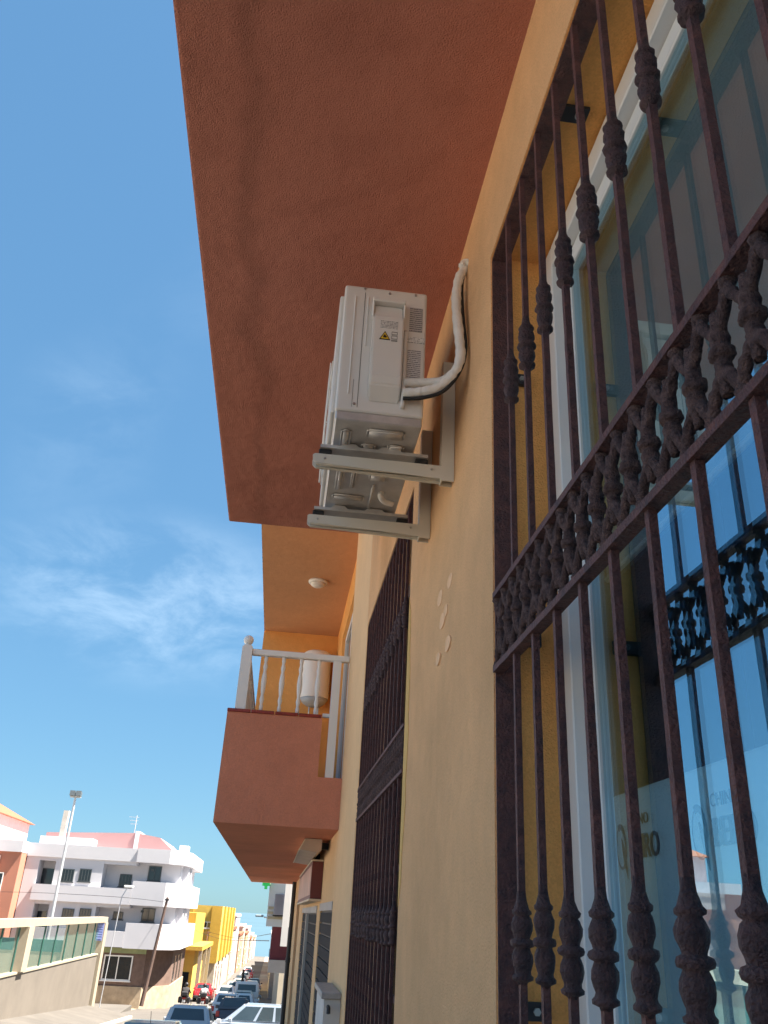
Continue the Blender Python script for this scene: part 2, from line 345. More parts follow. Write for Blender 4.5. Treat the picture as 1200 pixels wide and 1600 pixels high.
def logo(yl):
    bm = bmesh.new()
    for s, size, dy, dz, sx in (('CHINO', .030, -.125, .194, 1.0), ('BEIRO', .064, -.146, .133, .80)):
        tb = text_mesh(s, size, .0005)
        if size > .05:      # heavy rounded capitals: thicken the outlines
            for off in (.0028, -.0028):
                t2 = text_mesh(s, size, .0005)
                for v in t2.verts: v.co.x += off
                me = bpy.data.meshes.new('x'); t2.to_mesh(me); t2.free(); tb.from_mesh(me); bpy.data.meshes.remove(me)
        for i, v in enumerate(tb.verts): v.co = Vector((.7040-v.co.z-.0004*(i*3//len(tb.verts)), yl+dy-v.co.x*sx, dz+v.co.y))
        me = bpy.data.meshes.new('x'); tb.to_mesh(me); tb.free(); bm.from_mesh(me); bpy.data.meshes.remove(me)
    # brush-like round initial with a long tail
    nv = len(bm.verts); pts = []; rad = []
    for k in range(27):
        q = 1.9+k*.245; pts.append((.7032, yl-.027-.025*math.cos(q), .158+.040*math.sin(q))); rad.append(.0018+.0062*(k/26)**1.6)
    tube(bm, pts, rad, 6)
    tube(bm, [(.7032, yl-.030, .175), (.7032, yl-.040, .150), (.7032, yl-.046, .122), (.7032, yl-.052, .098)], [.003, .008, .007, .0015], 6)
    bm.verts.ensure_lookup_table()
    for v in bm.verts[nv:]: v.co.x = .7036+(v.co.x-.7036)*.06
    return obj('logo', bm, ink, fo)
logo(1.822); logo(1.469)
obj('ceiling_standin', B((.755, .758, -.04, 1.90, .80, 1.80)), mat('pale_ceiling_standin', (.40, .47, .50), .8), w1)  # pale sheet added to lighten the upper glass, standing in for the room's ceiling
obj('standin_bar', T([(.756, -.04, .795), (.756, 1.90, .795)], .008, 8), M_alu, w1)  # bar added along the lower edge of that sheet
obj('room', B((1.2, 1.22, -.4, 2.1, -.9, 2.1)), mat('room_wall', (.25, .25, .24), .9), w1)
obj('room', B((.80, .82, 3.3, 5.69, -.9, 2.1)), mat('darkened_room', (.07, .05, .055), .8), w2)  # sheet close behind the glass, the room's darkness put into its colour
bm = PR([(4.42, .35), (4.34, .36), (4.37, .14)], 'x', .655, .658); obj('paper_scrap', bm, M_white, w2)
obj('paper_scrap', PR([(3.70, .66), (3.64, .64), (3.645, .45), (3.68, .50)], 'x', .655, .658), M_white, w2)
obj('paper_scrap', PR([(4.40, .66), (4.385, .67), (4.395, .37), (4.41, .38)], 'x', .655, .658), M_white, w2)

# ------------------------------------------------------------------ wrought iron grilles
PITCHB = .1485; NB = 13
ZR1, ZR0 = .745, .557           # centres of the two rails of the ornamental band
def bulb_mesh(seed):
    prof = []
    key = [(.0, .0078), (.004, .0095), (.008, .0185), (.013, .0190), (.017, .0150), (.022, .0140), (.030, .0168), (.040, .0192), (.050, .0185), (.058, .0150), (.062, .0140),
           (.065, .0205), (.070, .0222), (.075, .0205), (.078, .0140), (.083, .0150), (.093, .0185), (.104, .0192), (.114, .0160), (.119, .0132), (.122, .0175), (.127, .0182), (.131, .0140), (.146, .0095), (.162, .0078)]
    bm = lathe([(r, z) for z, r in key], 22, lambda a, z, j: 1+(.055*math.cos(9*a+seed) if .02 < z < .06 or .08 < z < .118 else .02*math.cos(5*a)))
    rough_up(bm, .0016, 130, seed)
    for f in bm.faces: f.smooth = True
    me = bpy.data.meshes.new('ornament'); bm.to_mesh(me); bm.free(); me.materials.append(M_iron_dk); return me
BULB = [bulb_mesh(i) for i in range(4)]
def bar_mesh(z0, z1, seed):
    bm = bmesh.new(); h = .0068; n = int((z1-z0)/.035)+1; rs = []
    for k in range(n+1):
        z = (z1-z0)*k/n
        rs.append([bm.verts.new((sx*h+noise.noise((z*60, seed, 1))*.0007, sy*h+noise.noise((z*60, seed, 5+sx))*.0008, z)) for sx, sy in ((-1, -1), (1, -1), (1, 1), (-1, 1))])
    for a, b in zip(rs, rs[1:]):
        for k in range(4): bm.faces.new((a[k], a[(k+1) % 4], b[(k+1) % 4], b[k]))
    bm.faces.new(list(reversed(rs[0]))); bm.faces.new(rs[-1])
    me = bpy.data.meshes.new('bar'); bm.to_mesh(me); bm.free(); me.materials.append(M_iron); return me
ZT, ZB = 1.846, -.80
BARU = [bar_mesh(ZR1+.008, ZT, i) for i in range(3)]; BARL = [bar_mesh(ZB, ZR0-.008, 9+i) for i in range(3)]
def motif_mesh(seed):
    # a vase-like stem with collar whose ends fork into two arms meeting the neighbours at the rails
    bm = bmesh.new(); p = PITCHB/2; H = (ZR1-ZR0)/2-.008
    tube(bm, [(0, 0, -.062), (0, 0, -.045), (0, 0, -.022), (0, 0, -.010), (0, 0, -.007), (0, 0, 0), (0, 0, .006), (0, 0, .009), (0, 0, .024), (0, 0, .045), (0, 0, .062)],
         [.007, .0095, .0138, .0112, .0160, .0172, .0160, .0108, .0112, .0090, .007], 10)
    for s in (-1, 1):
        for q in (-1, 1):
            arc = smoothpts([(0, 0, q*.022), (-.002, s*p*.20, q*.040), (-.003, s*p*.40, q*.062), (.001, s*p*.5, q*H)], 4)
            tube(bm, arc, [.0070+.0012*math.sin(3.1*k/len(arc)) for k in range(len(arc))], 7)
    for q in (-1, 1):
        bmesh.ops.create_icosphere(bm, subdivisions=2, radius=.0115, matrix=Matrix.Translation((-.001, p*.5, q*(H-.004))))
    bmesh.ops.subdivide_edges(bm, edges=list(bm.edges), cuts=1, use_grid_fill=True)
    rough_up(bm, .0018, 110, seed); rough_up(bm, .0018, 330, seed+5)
    for f in bm.faces: f.smooth = True
    me = bpy.data.meshes.new('scroll'); bm.to_mesh(me); bm.free(); me.materials.append(M_dust); return me
MOTIF = [motif_mesh(i) for i in range(4)]
XG = .487
def grille(W, label):
    y0, y1, _, _ = W; ye = y1-.012
    t = thing('window_grille', label, 'grille', (XG, (y0+y1)/2, ZB), 'matching iron window grilles')
    obj('frame', B((XG-.006, XG+.046, ye-.006, ye, ZB, ZT), (XG-.006, XG+.046, y0+.006, y0+.012, ZB, ZT), (XG-.006, XG+.046, y0+.012, ye-.006, ZT, ZT+.006), (XG-.006, XG+.046, y0+.012, ye-.006, ZB-.006, ZB)), M_iron, t)
    for z in (ZR1, ZR0):
        bm = bmesh.new(); n = 60
        rs = []
        for k in range(n+1):
            y = y0+.012+(ye-y0-.018)*k/n
            rs.append([bm.verts.new((XG+sx*.013+noise.noise((y*40, z, 3))*.0008, y, z+sz*.0075+noise.noise((y*40, z, sz))*.0008)) for sx, sz in ((-1, -1), (1, -1), (1, 1), (-1, 1))])
        for a, b in zip(rs, rs[1:]):
            for k in range(4): bm.faces.new((a[k], b[k], b[(k+1) % 4], a[(k+1) % 4]))
        bm.faces.new(rs[0]); bm.faces.new(list(reversed(rs[-1])))
        bmesh.ops.recalc_face_normals(bm, faces=bm.faces); obj('rail', bm, M_iron, t)
    for k in range(NB):
        y = y1-.187-PITCHB*k
        if y < y0+.05: break
        b = inst('bar', BARU[k % 3], (XG, y, ZR1+.008), t); o = inst('ornament', BULB[k % 4], (XG, y, 1.213+.006*math.sin(k*2.7)), b); o.rotation_euler.z = k*1.3; o.scale = (1+.06*math.sin(k*1.9), 1+.06*math.sin(k*1.9), 1+.03*math.cos(k*3.3))
        b = inst('bar', BARL[(k+1) % 3], (XG, y, ZB), t); o = inst('ornament', BULB[(k+2) % 4], (XG, y, -.098+.004*math.sin(k*1.7)), b); o.rotation_euler.z = k*.9; o.scale = (1+.06*math.cos(k*2.3), 1+.06*math.cos(k*2.3), 1+.03*math.sin(k*2.1))
    k = 0; y = ye-.045
    while y > y0+.04:
        o = inst('scroll', MOTIF[(k*3+k//4) % 4], (XG, y, (ZR0+ZR1)/2), t); o.scale.z = -1 if (k//3) % 2 else 1; y -= PITCHB/2; k += 1
    return t
g1 = grille(W1, 'rusty wrought-iron grille with cast ornament band, large at the right edge')
g2 = grille(W2, 'dark wrought-iron grille of the second window, beyond the air conditioner')
for z in (.194, -.274): obj('rail', B((XG+.008, XG+.018, W2[0]+.01, W2[1]-.015, z-.012, z+.012)), M_iron, g2)
for x, y, z in ((.556, 1.955, 1.413), (.566, 1.955, .640), (.552, 1.955, -.155)):
    q = obj('mounting_plate', B((XG+.04, x+.03, y-.004, y+.010, z-.017, z+.017)), M_dark, g1)
    obj('bolt', T([(x+.008, y-.010, z), (x+.008, y-.002, z)], .008, 6), M_steel, q)
q = obj('mounting_plate', B((XG+.04, .60, 1.40, 1.445, 1.856, 1.866)), M_dark, g1)
obj('bolt', T([(.575, 1.42, 1.847), (.575, 1.42, 1.858)], .009, 6), M_steel, q)

# ------------------------------------------------------------------ air conditioner, brackets, pipes
AX0, AX1, AY0, AY1, AZ0, AZ1 = .046, .342, 2.36, 3.13, 1.472, 2.035
ac = thing('air_conditioner', 'white outdoor air conditioning unit on two cream wall brackets', 'air conditioner', (.2, 2.75, AZ0))
bm = B((AX0, AX1, AY0, AY1, AZ0+.035, AZ1), bev=.012, seg=3); obj('casing', bm, M_ac, ac)
S0 = AY0-.0005
obj('front_panel', B((AX0-.014, AX0+.001, AY0+.03, AY1-.01, AZ0+.04, AZ1-.03), bev=.006, seg=2), M_ac, ac)
fan = bmesh.new(); cy, cz = 2.86, 1.755
for r in (.06, .09, .12, .15, .18, .21, .235):
    tube(fan, [(AX0-.024, cy+r*math.cos(a), cz+r*math.sin(a)) for a in [6.28318*k/40 for k in range(41)]], .0025, 5)
for k in range(12):
    a = k*.5236; tube(fan, [(AX0-.024, cy+.04*math.cos(a), cz+.04*math.sin(a)), (AX0-.016, cy+.245*math.cos(a), cz+.245*math.sin(a))], .0025, 5)
obj('fan_grille', fan, M_ac, ac)
obj('base_pan', B((AX0+.004, AX1-.004, AY0+.004, AY1-.004, AZ0, AZ0+.034), bev=.004), M_galv, ac)
bp = bmesh.new()
for a in ((.075, .11, 2.42, 2.56), (.16, .29, 2.40, 2.455), (.15, .20, 2.50, 2.60), (.24, .30, 2.49, 2.58), (.08, .11, 2.66, 2.86), (.135, .155, 2.66, 2.84), (.075, .20, 2.90, 2.94), (.20, .27, 2.70, 2.76), (.22, .23, 2.80, 3.0), (.06, .32, 3.05, 3.09)):
    box(bp, a[0], a[1], a[2], a[3], AZ0-.010, AZ0+.002)
bmesh.ops.bevel(bp, geom=list(bp.edges), offset=.0085, segments=3, affect='EDGES'); obj('pressed_rib', bp, M_galv, ac, smooth=True)
obj('drain_elbow', T(smoothpts([(.26, 2.86, AZ0), (.26, 2.86, AZ0-.018), (.275, 2.875, AZ0-.03), (.31, 2.89, AZ0-.03)], 4), .011, 10), M_ac, ac, smooth=True)
for y in (2.54, 3.03):
    bm = bmesh.new(); n = 28
    prev = None
    for k in range(n+1):
        x = .012+(.385-.012)*k/n; hgt = .012+.012*(1 if .07 < (x-.01) < .13 or .22 < x < .28 else 0)
        v = [bm.verts.new(p) for p in ((x, y-.03, AZ0-.028), (x, y+.03, AZ0-.028), (x, y+.03, AZ0-.028+hgt), (x, y-.03, AZ0-.028+hgt))]
        if prev:
            for j in range(4): bm.faces.new((prev[j], prev[(j+1) % 4], v[(j+1) % 4], v[j]))
        else: bm.faces.new(v)
        prev = v
    bm.faces.new(list(reversed(prev))); bmesh.ops.recalc_face_normals(bm, faces=bm.faces)
    obj('foot', bm, M_galv, ac)
    for x in (.03, .365):
        obj('rubber_pad', B((x-.022, x+.022, y-.022, y+.022, 1.4225, AZ0-.029), bev=.003), M_rubber, ac)
# side panel details (all on the end that faces down the pavement)
obj('seam', B((.118, .1195, S0-.0006, S0+.002, AZ0+.05, AZ1-.03), (.100, .1008, S0-.0006, S0+.002, AZ0+.05, AZ0+.16)), M_dark, ac)
obj('edge_rib', B((.083, .089, S0-.004, S0+.002, AZ0+.10, AZ1-.05), (.128, .134, S0-.004, S0+.002, AZ0+.30, AZ1-.05), bev=.002), M_ac, ac)
cv = bmesh.new()
prism(cv, [(S0+.002, AZ0+.075), (S0-.038, AZ0+.125), (S0-.046, AZ0+.16), (S0-.046, AZ0+.395), (S0-.030, AZ0+.425), (S0-.012, AZ0+.475), (S0+.002, AZ0+.478)], 'x', .150, .258)
bmesh.ops.bevel(cv, geom=[e for e in cv.edges], offset=.006, segments=2, affect='EDGES')
cover = obj('valve_cover', cv, M_ac, ac)
obj('handle_lip', B((.146, .262, S0-.040, S0+.002, AZ0+.472, AZ0+.488), (.146, .153, S0-.036, S0+.002, AZ0+.41, AZ0+.472), (.255, .262, S0-.036, S0+.002, AZ0+.41, AZ0+.472), bev=.003), M_ac, ac)
obj('pipe_shroud', B((.262, .274, S0-.020, S0+.002, AZ0+.06, AZ0+.37), bev=.003), M_ac, ac)
def printm(name, c, scale, thr):
    m = mat(name, c, .5, var=.02); n = m.node_tree.nodes; l = m.node_tree.links
    t = [q for q in n if q.type == 'TEX_COORD'][0]; b = n['Principled BSDF']
    wv = n.new('ShaderNodeTexWave'); wv.bands_direction = 'Z'; wv.inputs['Scale'].default_value = scale; l.new(t.outputs['Object'], wv.inputs[0])
    nz = n.new('ShaderNodeTexNoise'); nz.inputs['Scale'].default_value = 260; mp_ = n.new('ShaderNodeMapping'); mp_.inputs['Scale'].default_value = (1, 1, .4); l.new(t.outputs['Object'], mp_.inputs[0]); l.new(mp_.outputs[0], nz.inputs['Vector'])
    a = n.new('ShaderNodeMath'); a.operation = 'MULTIPLY'; l.new(wv.outputs['Fac'], a.inputs[0]); l.new(nz.outputs['Fac'], a.inputs[1])
    g = n.new('ShaderNodeMath'); g.operation = 'GREATER_THAN'; g.inputs[1].default_value = thr; l.new(a.outputs[0], g.inputs[0])
    x = n.new('ShaderNodeMix'); x.data_type = 'RGBA'; l.new(g.outputs[0], x.inputs[0]); x.inputs[6].default_value = (*c, 1); x.inputs[7].default_value = (.10, .10, .11, 1); l.new(x.outputs[2], b.inputs['Base Color'])
    return m
P1 = printm('printed_label', (.50, .48, .47), 36, .36); P2 = printm('printed_sticker', (.62, .61, .62), 40, .38)
obj('rating_label', B((.281, .327, S0-.0015, S0+.001, AZ0+.385, AZ0+.49)), P1, ac)
obj('energy_label', B((.279, .325, S0-.0015, S0+.001, AZ0+.185, AZ0+.305)), P2, ac)
obj('sticker_strip', B((.276, .338, S0-.0025, S0+.001, AZ0+.338, AZ0+.360)), printm('strip_print', (.80, .79, .77), 60, .45), ac)
YC = S0-.0465
obj('warning_text', B((.176, .236, YC-.001, YC+.001, AZ0+.352, AZ0+.382)), printm('warning_print', (.74, .72, .69), 55, .36), ac)
tri = obj('warning_triangle', PR([(.174, AZ0+.302), (.212, AZ0+.302), (.193, AZ0+.338)], 'y', YC-.0012, YC+.001), mat('black_ink', (.01, .01, .01), .5), ac)
obj('yellow_field', PR([(.179, AZ0+.305), (.207, AZ0+.305), (.193, AZ0+.3315)], 'y', YC-.0022, YC), mat('warning_yellow', (.78, .52, .03), .5), tri)
obj('flame', PR([(.188, AZ0+.309), (.198, AZ0+.309), (.200, AZ0+.314), (.1955, AZ0+.318), (.193, AZ0+.3245), (.190, AZ0+.319), (.187, AZ0+.314)], 'y', YC-.0032, YC), mat('flame_ink', (.02, .01, .01), .5), tri)
bm = bmesh.new()
for a, b, c, d in ((.216, .236, .326, .338), (.216, .236, .308, .322), (.216, .236, .2985, .3035)):
    for q in ((a, b, c, c+.0012), (a, b, d-.0012, d), (a, a+.0012, c, d), (b-.0012, b, c, d)): box(bm, q[0], q[1], YC-.001, YC+.0012, AZ0+q[2], AZ0+q[3])
obj('pictogram', bm, mat('grey_ink', (.08, .08, .08), .5), ac)
for x, z in ((.117, AZ1-.014), (.300, AZ1-.016), (.108, AZ0+.062), (.268, AZ0+.382), (.206, AZ1-.022)):
    obj('screw', T([(x, S0-.004, z), (x, S0+.002, z)], .0045, 8), M_steel, ac)
# wall brackets
for y, lab in ((2.54, 'cream steel wall bracket under the near end of the air conditioner'), (3.03, 'cream steel wall bracket under the far end of the air conditioner')):
    t = thing('wall_bracket', lab, 'bracket', (XW, y, 1.38), 'brackets carrying the air conditioner')
    pts = [(XW-.045, 1.423), (-.004, 1.423), (-.011, 1.417), (-.010, 1.398), (.0, 1.388), (XW-.045, 1.372)]
    obj('arm', prism(prism(bmesh.new(), pts, 'y', y-.0215, y-.0185), [(p[0], p[1]) for p in ((XW-.045, 1.4225), (.0, 1.4225), (.0, 1.4195), (XW-.045, 1.4195))], 'y', y-.0185, y+.0185), M_bracket, t)
    obj('arm_web', PR(pts, 'y', y+.0187, y+.0215), M_bracket, t)
    obj('lower_lip', B((.002, XW-.045, y-.0185, y-.006, 1.3835, 1.3865), (.002, XW-.045, y+.006, y+.0185, 1.3835, 1.3865)), M_bracket, t)
    obj('post', B((XW-.043, XW-.002, y-.022, y-.018, 1.366, 1.862), (XW-.043, XW-.002, y+.018, y+.022, 1.366, 1.862), (XW-.046, XW-.043, y-.022, y+.022, 1.366, 1.862)), M_bracket, t)
    for x in (.03, .40): obj('bolt', T([(x, y-.026, 1.405), (x, y-.02, 1.405)], .004, 6), M_steel, t)
# insulated pipes up to the wall hole
hole = (.478, 2.335, 2.165)
pp = thing('refrigerant_pipe', 'two white insulated pipes curving from the unit up into the wall', 'pipe', (.40, 2.33, 1.6))
path = [(.268, 2.338, 1.582), (.315, 2.325, 1.583), (.375, 2.31, 1.596), (.425, 2.29, 1.640), (.447, 2.275, 1.70), (.446, 2.285, 1.79), (.440, 2.31, 1.92), (.441, 2.325, 2.02), (.452, 2.33, 2.10), (.476, 2.335, 2.15)]
sp = smoothpts(path, 7); obj('pipe', T(sp, [.0172+.0012*math.sin(i*1.9)+.0008*math.sin(i*.7) for i in range(len(sp))], 14), M_foam, pp, smooth=True)
sp = smoothpts([(.268, 2.345, 1.628), (.31, 2.345, 1.634), (.36, 2.34, 1.637), (.40, 2.325, 1.640), (.432, 2.31, 1.665)], 6); obj('pipe', T(sp, .0165, 12), M_foam, pp, smooth=True)
obj('cable', T(smoothpts([(.268, 2.335, 1.560), (.33, 2.32, 1.560), (.40, 2.30, 1.585), (.448, 2.28, 1.655), (.465, 2.275, 1.74), (.462, 2.295, 1.86), (.460, 2.32, 1.98), (.462, 2.33, 2.08), (.474, 2.335, 2.13)], 6), .0065, 8), M_rubber, pp, smooth=True)
bm = bmesh.new(); bmesh.ops.create_icosphere(bm, subdivisions=3, radius=.026, matrix=Matrix.Translation(hole)); rough_up(bm, .01, 60)
obj('foam_seal', bm, M_foam, pp)

# ------------------------------------------------------------------ neighbour with the terrace
nb2 = thing('cream_building', 'cream building beyond the second grille, with covered terrace and overhang', 'building', (XW, 12, -2.4))
SH = [(7.45, 9.35, -3.2, .115), (10.0, 14.6, -3.6, .10), (16.5, 18.2, -3.8, .25)]
obj('wall', wall_sheet(XW, 5.742, 22, -3.9, .645, SH, .14), M_cream, nb2)
obj('wall', B((XW, 6, 5.742, 7.42, .645, 6.2)), M_cream, nb2)
rec = obj('terrace_wall', wall_sheet(.56, 7.42, 11.6, .95, 3.62, [(8.25, 10.4, 1.06, 3.2)], .12), M_mustard, nb2)
obj('core', B((.74, 6, 7.43, 21.9, .9, 6.2), (.74, 6, 5.8, 21.9, -3.9, .64)), M_dark, nb2)
obj('end_wall', B((-.49, .739, 11.6, 11.85, .95, 3.6)), M_mustard, nb2)
obj('outer_room', B((-.49, .74, 11.852, 21.8, .95, 3.598)), M_cream, nb2)
obj('terrace_ceiling', B((-.49, .739, 6.4, 21.8, 3.6, 6.2)), M_oran, nb2)
obj('balcony_slab', B((-.543, XW-.001, 7.35, 21.8, .645, 1.05)), M_terra2, nb2)
par = obj('parapet', B((-.543, .272, 7.35, 7.47, 1.05, 1.54), (-.543, -.43, 7.47, 11.6, 1.05, 1.54)), M_terra2, nb2)
tl = B((-.0985, .0985, -.068, .068, 0, .028), bev=.004); me = bpy.data.meshes.new('coping_tile'); tl.to_mesh(me); tl.free(); me.materials.append(M_red)
for k in range(4): inst('coping_tile', me, (-.447+k*.2045, 7.407, 1.541), par)
tl = B((-.062, .062, -.098, .098, 0, .028), bev=.004); me = bpy.data.meshes.new('coping_tile'); tl.to_mesh(me); tl.free(); me.materials.append(M_red)
for k in range(20): inst('coping_tile', me, (-.487, 7.578+k*.2045, 1.541), par)
rl = thing('balcony_railing', 'white railing with turned balusters and ball-topped post on the terrace', 'railing', (0, 7.41, 1.57))
def balmesh(h):
    bm = lathe([(.017, 0), (.017, .05), (.012, .07), (.02, .11), (.013, .15), (.02, .2), (.024, .26), (.02, .32), (.013, .36), (.02, .40), (.012, .44), (.017, .46), (.017, h)], 10)
    for f in bm.faces: f.smooth = True
    me = bpy.data.meshes.new('baluster'); bm.to_mesh(me); bm.free(); me.materials.append(M_white); return me
BM_ = balmesh(.5)
post = obj('post', B((-.485, -.395, 7.36, 7.45, 1.57, 2.13), (-.475, -.405, 7.37, 7.44, 2.13, 2.145)), M_white, rl)
bm = bmesh.new(); bmesh.ops.create_uvsphere(bm, u_segments=16, v_segments=10, radius=.045, matrix=Matrix.Translation((-.44, 7.405, 2.195)))
tube(bm, [(-.44, 7.405, 2.146), (-.44, 7.405, 2.16)], .02, 10); obj('ball_finial', bm, M_white, post, smooth=True)
obj('handrail', B((-.394, XW-.002, 7.375, 7.435, 2.062, 2.115), bev=.006), M_white, rl)
obj('handrail', B((-.470, -.41, 7.452, 11.598, 2.062, 2.115), bev=.006), M_white, rl)
obj('post', B((.335, .405, 7.37, 7.44, 1.052, 2.060)), M_white, rl)
obj('lower_rail', B((.274, .334, 7.385, 7.425, 1.56, 1.59)), M_white, rl)
for k in range(4): inst('baluster', BM_, (-.265+k*.158, 7.405, 1.565), rl)
for k in range(22): inst('baluster', BM_, (-.44, 7.60+k*.18, 1.565), rl)
# terrace door
dr = thing('terrace_door', 'white framed glass door opening onto the covered terrace', 'door', (.62, 9.3, 1.06))
obj('frame', B((.60, .66, 8.252, 8.33, 1.062, 3.198), (.60, .66, 10.32, 10.398, 1.062, 3.198), (.60, .66, 8.33, 10.32, 3.12, 3.198), (.60, .66, 9.29, 9.36, 1.062, 3.12)), M_alu, dr)
for a, b in ((8.331, 9.289), (9.361, 10.319)): obj('pane', B((.625, .63, a, b, 1.062, 3.119)), M_pane, dr)
# ceiling lamp on the terrace
cl = thing('ceiling_lamp', 'round white ceiling lamp on the orange terrace ceiling', 'lamp', (.168, 9.46, 3.6))
obj('base', lathe([(.105, -.03), (.113, -.02), (.113, -.001)], 24, None, None, (.168, 9.46, 3.6)), M_white, cl, smooth=True)
obj('diffuser', lathe([(.02, -.08), (.055, -.073), (.08, -.055), (.093, -.0305)], 24, None, None, (.168, 9.46, 3.6)), mat('opal_glass', (.72, .70, .66), .3), cl, smooth=True)
# water heater
hx, hy = .285, 11.37
wh = thing('water_heater', 'white cylindrical water heater on the mustard terrace wall', 'water heater', (hx, hy, 2.5))
obj('tank', lathe([(.15, 2.60), (.19, 2.63), (.195, 2.66), (.195, 3.20), (.185, 3.25), (.15, 3.275), (.02, 3.285)], 28, None, None, (hx, hy, 0)), M_white, wh, smooth=True)
obj('base_cap', lathe([(.03, 2.52), (.10, 2.535), (.155, 2.575), (.19, 2.629)], 28, None, None, (hx, hy, 0)), mat('grey_plastic', (.42, .45, .48), .5), wh, smooth=True)
for dx in (-.05, .07): obj('hose', T(smoothpts([(hx+dx, hy, 2.56), (hx+dx, hy, 2.40), (hx+dx+.02, hy+.1, 2.25), (hx+dx+.02, hy+.2, 1.9)], 4), .011, 7), M_steel, wh)
obj('hanger', B((hx-.12, hx+.12, hy+.15, hy+.229, 2.95, 3.0)), M_steel, wh)
# shop front under the overhang
shm = mat('dark_shutter', (.030, .029, .033), .9, var=.2, vscale=5)
def shutter(h, label):
    t = thing('shop_shutter', label, 'shutter', (XW+.1, (h[0]+h[1])/2, ground_z((h[0]+h[1])/2)))
    n = 34; z0 = h[2]; dz = (h[3]-.07-z0)/n
    s = B((0, .012, 0, h[1]-h[0]-.004, 0, dz*.86), bev=.003); me = bpy.data.meshes.new('slat'); s.to_mesh(me); s.free(); me.materials.append(shm)
    for k in range(n): inst('slat', me, (XW+.006, h[0]+.002, z0+dz*k), t)
    obj('backing', B((XW+.021, XW+.13, h[0]+.002, h[1]-.002, z0, h[3])), M_dark, t)
    obj('header', B((XW-.008, XW+.020, h[0]+.002, h[1]-.002, h[3]-.068, h[3]-.002)), mat('pale_header', (.45, .42, .40), .6), t)
    return t
shutter(SH[0], 'dark grey slatted shop shutter nearest the second grille')
s2 = shutter(SH[1], 'dark shop shutter with light centre post under the red sign')
obj('post', B((XW-.03, XW+.005, 12.2, 12.3, -3.4, .02)), M_steel, s2)
d = thing('brown_door', 'narrow brown door at the far end of the shop front', 'door', (XW+.1, 17.3, ground_z(17.3)))
obj('leaf', B((XW+.06, XW+.11, 16.52, 18.18, -3.6, .24)), mat('brown_wood', (.16, .07, .035), .6, var=.3, vscale=6), d); obj('handle', T([(XW+.05, 16.7, -1.8), (XW+.05, 16.7, -1.6)], .012, 6), M_steel, d)
sg = thing('shop_sign', 'faded pinkish shop sign board with red edge above the shutters', 'sign', (XW-.05, 11.5, .15))
obj('board', B((XW-.115, XW-.003, 9.3, 13.6, .155, .50)), mat('red_sign_edge', (.16, .035, .03), .5), sg)
obj('face', B((XW-.119, XW-.1155, 9.34, 13.56, .19, .465)), mat('faded_sign_face', (.55, .33, .26), .5, var=.25, vscale=2), sg)
obj('trim', B((XW-.124, XW-.002, 9.28, 13.62, .502, .518), (XW-.124, XW-.002, 9.28, 13.62, .135, .153)), mat('cream_trim', (.70, .58, .42), .5), sg)
lf = thing('sign_light', 'long box-shaped light fitting under the overhang above the sign', 'lamp', (.3, 9.6, .5))
obj('housing', PR([(.20, .545), (.25, .640), (.40, .640), (.40, .55), (.36, .525)], 'y', 8.35, 10.6), mat('grey_housing', (.55, .46, .38), .5), lf)
obj('diffuser', PR([(.188, .54), (.238, .638), (.2485, .638), (.1985, .54)], 'y', 8.36, 10.59), mat('warm_diffuser', (.85, .76, .58), .4), lf)
obj('arm', B((.401, XW-.002, 8.6, 8.66, .57, .63), (.401, XW-.002, 10.2, 10.26, .57, .63)), M_dark, lf)
# marble-topped ledge at the foot of the wall
lg = thing('meter_cabinet', 'small pale cabinet with grey stone top against the cream wall', 'cabinet', (.42, 6.45, -2.05))
obj('body', B((.375, XW-.002, 6.02, 6.88, ground_z(6.4)+.1, -.462)), mat('pale_render', (.62, .60, .58), .8), lg)
obj('top', B((.355, XW-.002, 6.0, 6.9, -.46, -.425), bev=.004), mat('grey_stone', (.36, .34, .33), .5, var=.2, vscale=20), lg)
obj('tap', T([(.40, 6.0, -.50), (.40, 5.93, -.50), (.40, 5.92, -.53)], .012, 8), M_dark, lg)
dp = thing('drain_pipe', 'dark drain pipe running down the wall past the brown door', 'pipe', (.42, 20, ground_z(20)))
obj('pipe', T([(.43, 20.0, ground_z(20)+.12), (.43, 20.0, .64)], .045, 10), M_dark, dp); obj('collar', T([(.43, 20, -.9), (.43, 20, -.82)], .055, 10), M_dark, dp)

# white building with a maroon wall further down on the right
b3 = thing('white_maroon_building', 'white building with maroon bay past the overhang on the right', 'building', (1, 30, ground_z(30)))
M_wh2 = mat('white_render', (.78, .77, .76), .85, var=.05, vscale=.8)
obj('upper_floor', B((-.12, 6, 25, 33, -.31, 5)), M_wh2, b3)
obj('bay', B((.06, 6, 25.4, 33, -1.1, -.312)), mat('maroon_paint', (.12, .022, .035), .6, var=.1), b3)
obj('ground_floor', B((.62, 5, 25.36, 33, -5.2, -1.402), (.04, 5, 25.36, 33, -1.4, -1.102)), mat('grey_plinth', (.42, .40, .40), .8), b3)
obj('corner_trim', B((.30, .47, 24.6, 24.99, -.75, 1.5)), M_wh2, b3)
for k in range(3): obj('shutter_slat', B((-.10, .30, 24.965, 24.998, -.13+k*.12, -.07+k*.12)), mat('beige_slat', (.55, .45, .30), .7), b3)
a2 = thing('air_conditioner', 'small grey air conditioner on the far white wall, seen under the overhang', 'air conditioner', (.18, 24.8, 0))
obj('casing', B((.045, .315, 24.66, 24.96, -.03, .475), bev=.012), mat('grey_casing', (.36, .34, .38), .5), a2); obj('bracket', B((.03, .33, 24.66, 24.999, -.055, -.032)), M_dark, a2)
gc = thing('pharmacy_cross', 'green cross sign peeking out below the overhang', 'sign', (-.27, 24.9, .7))
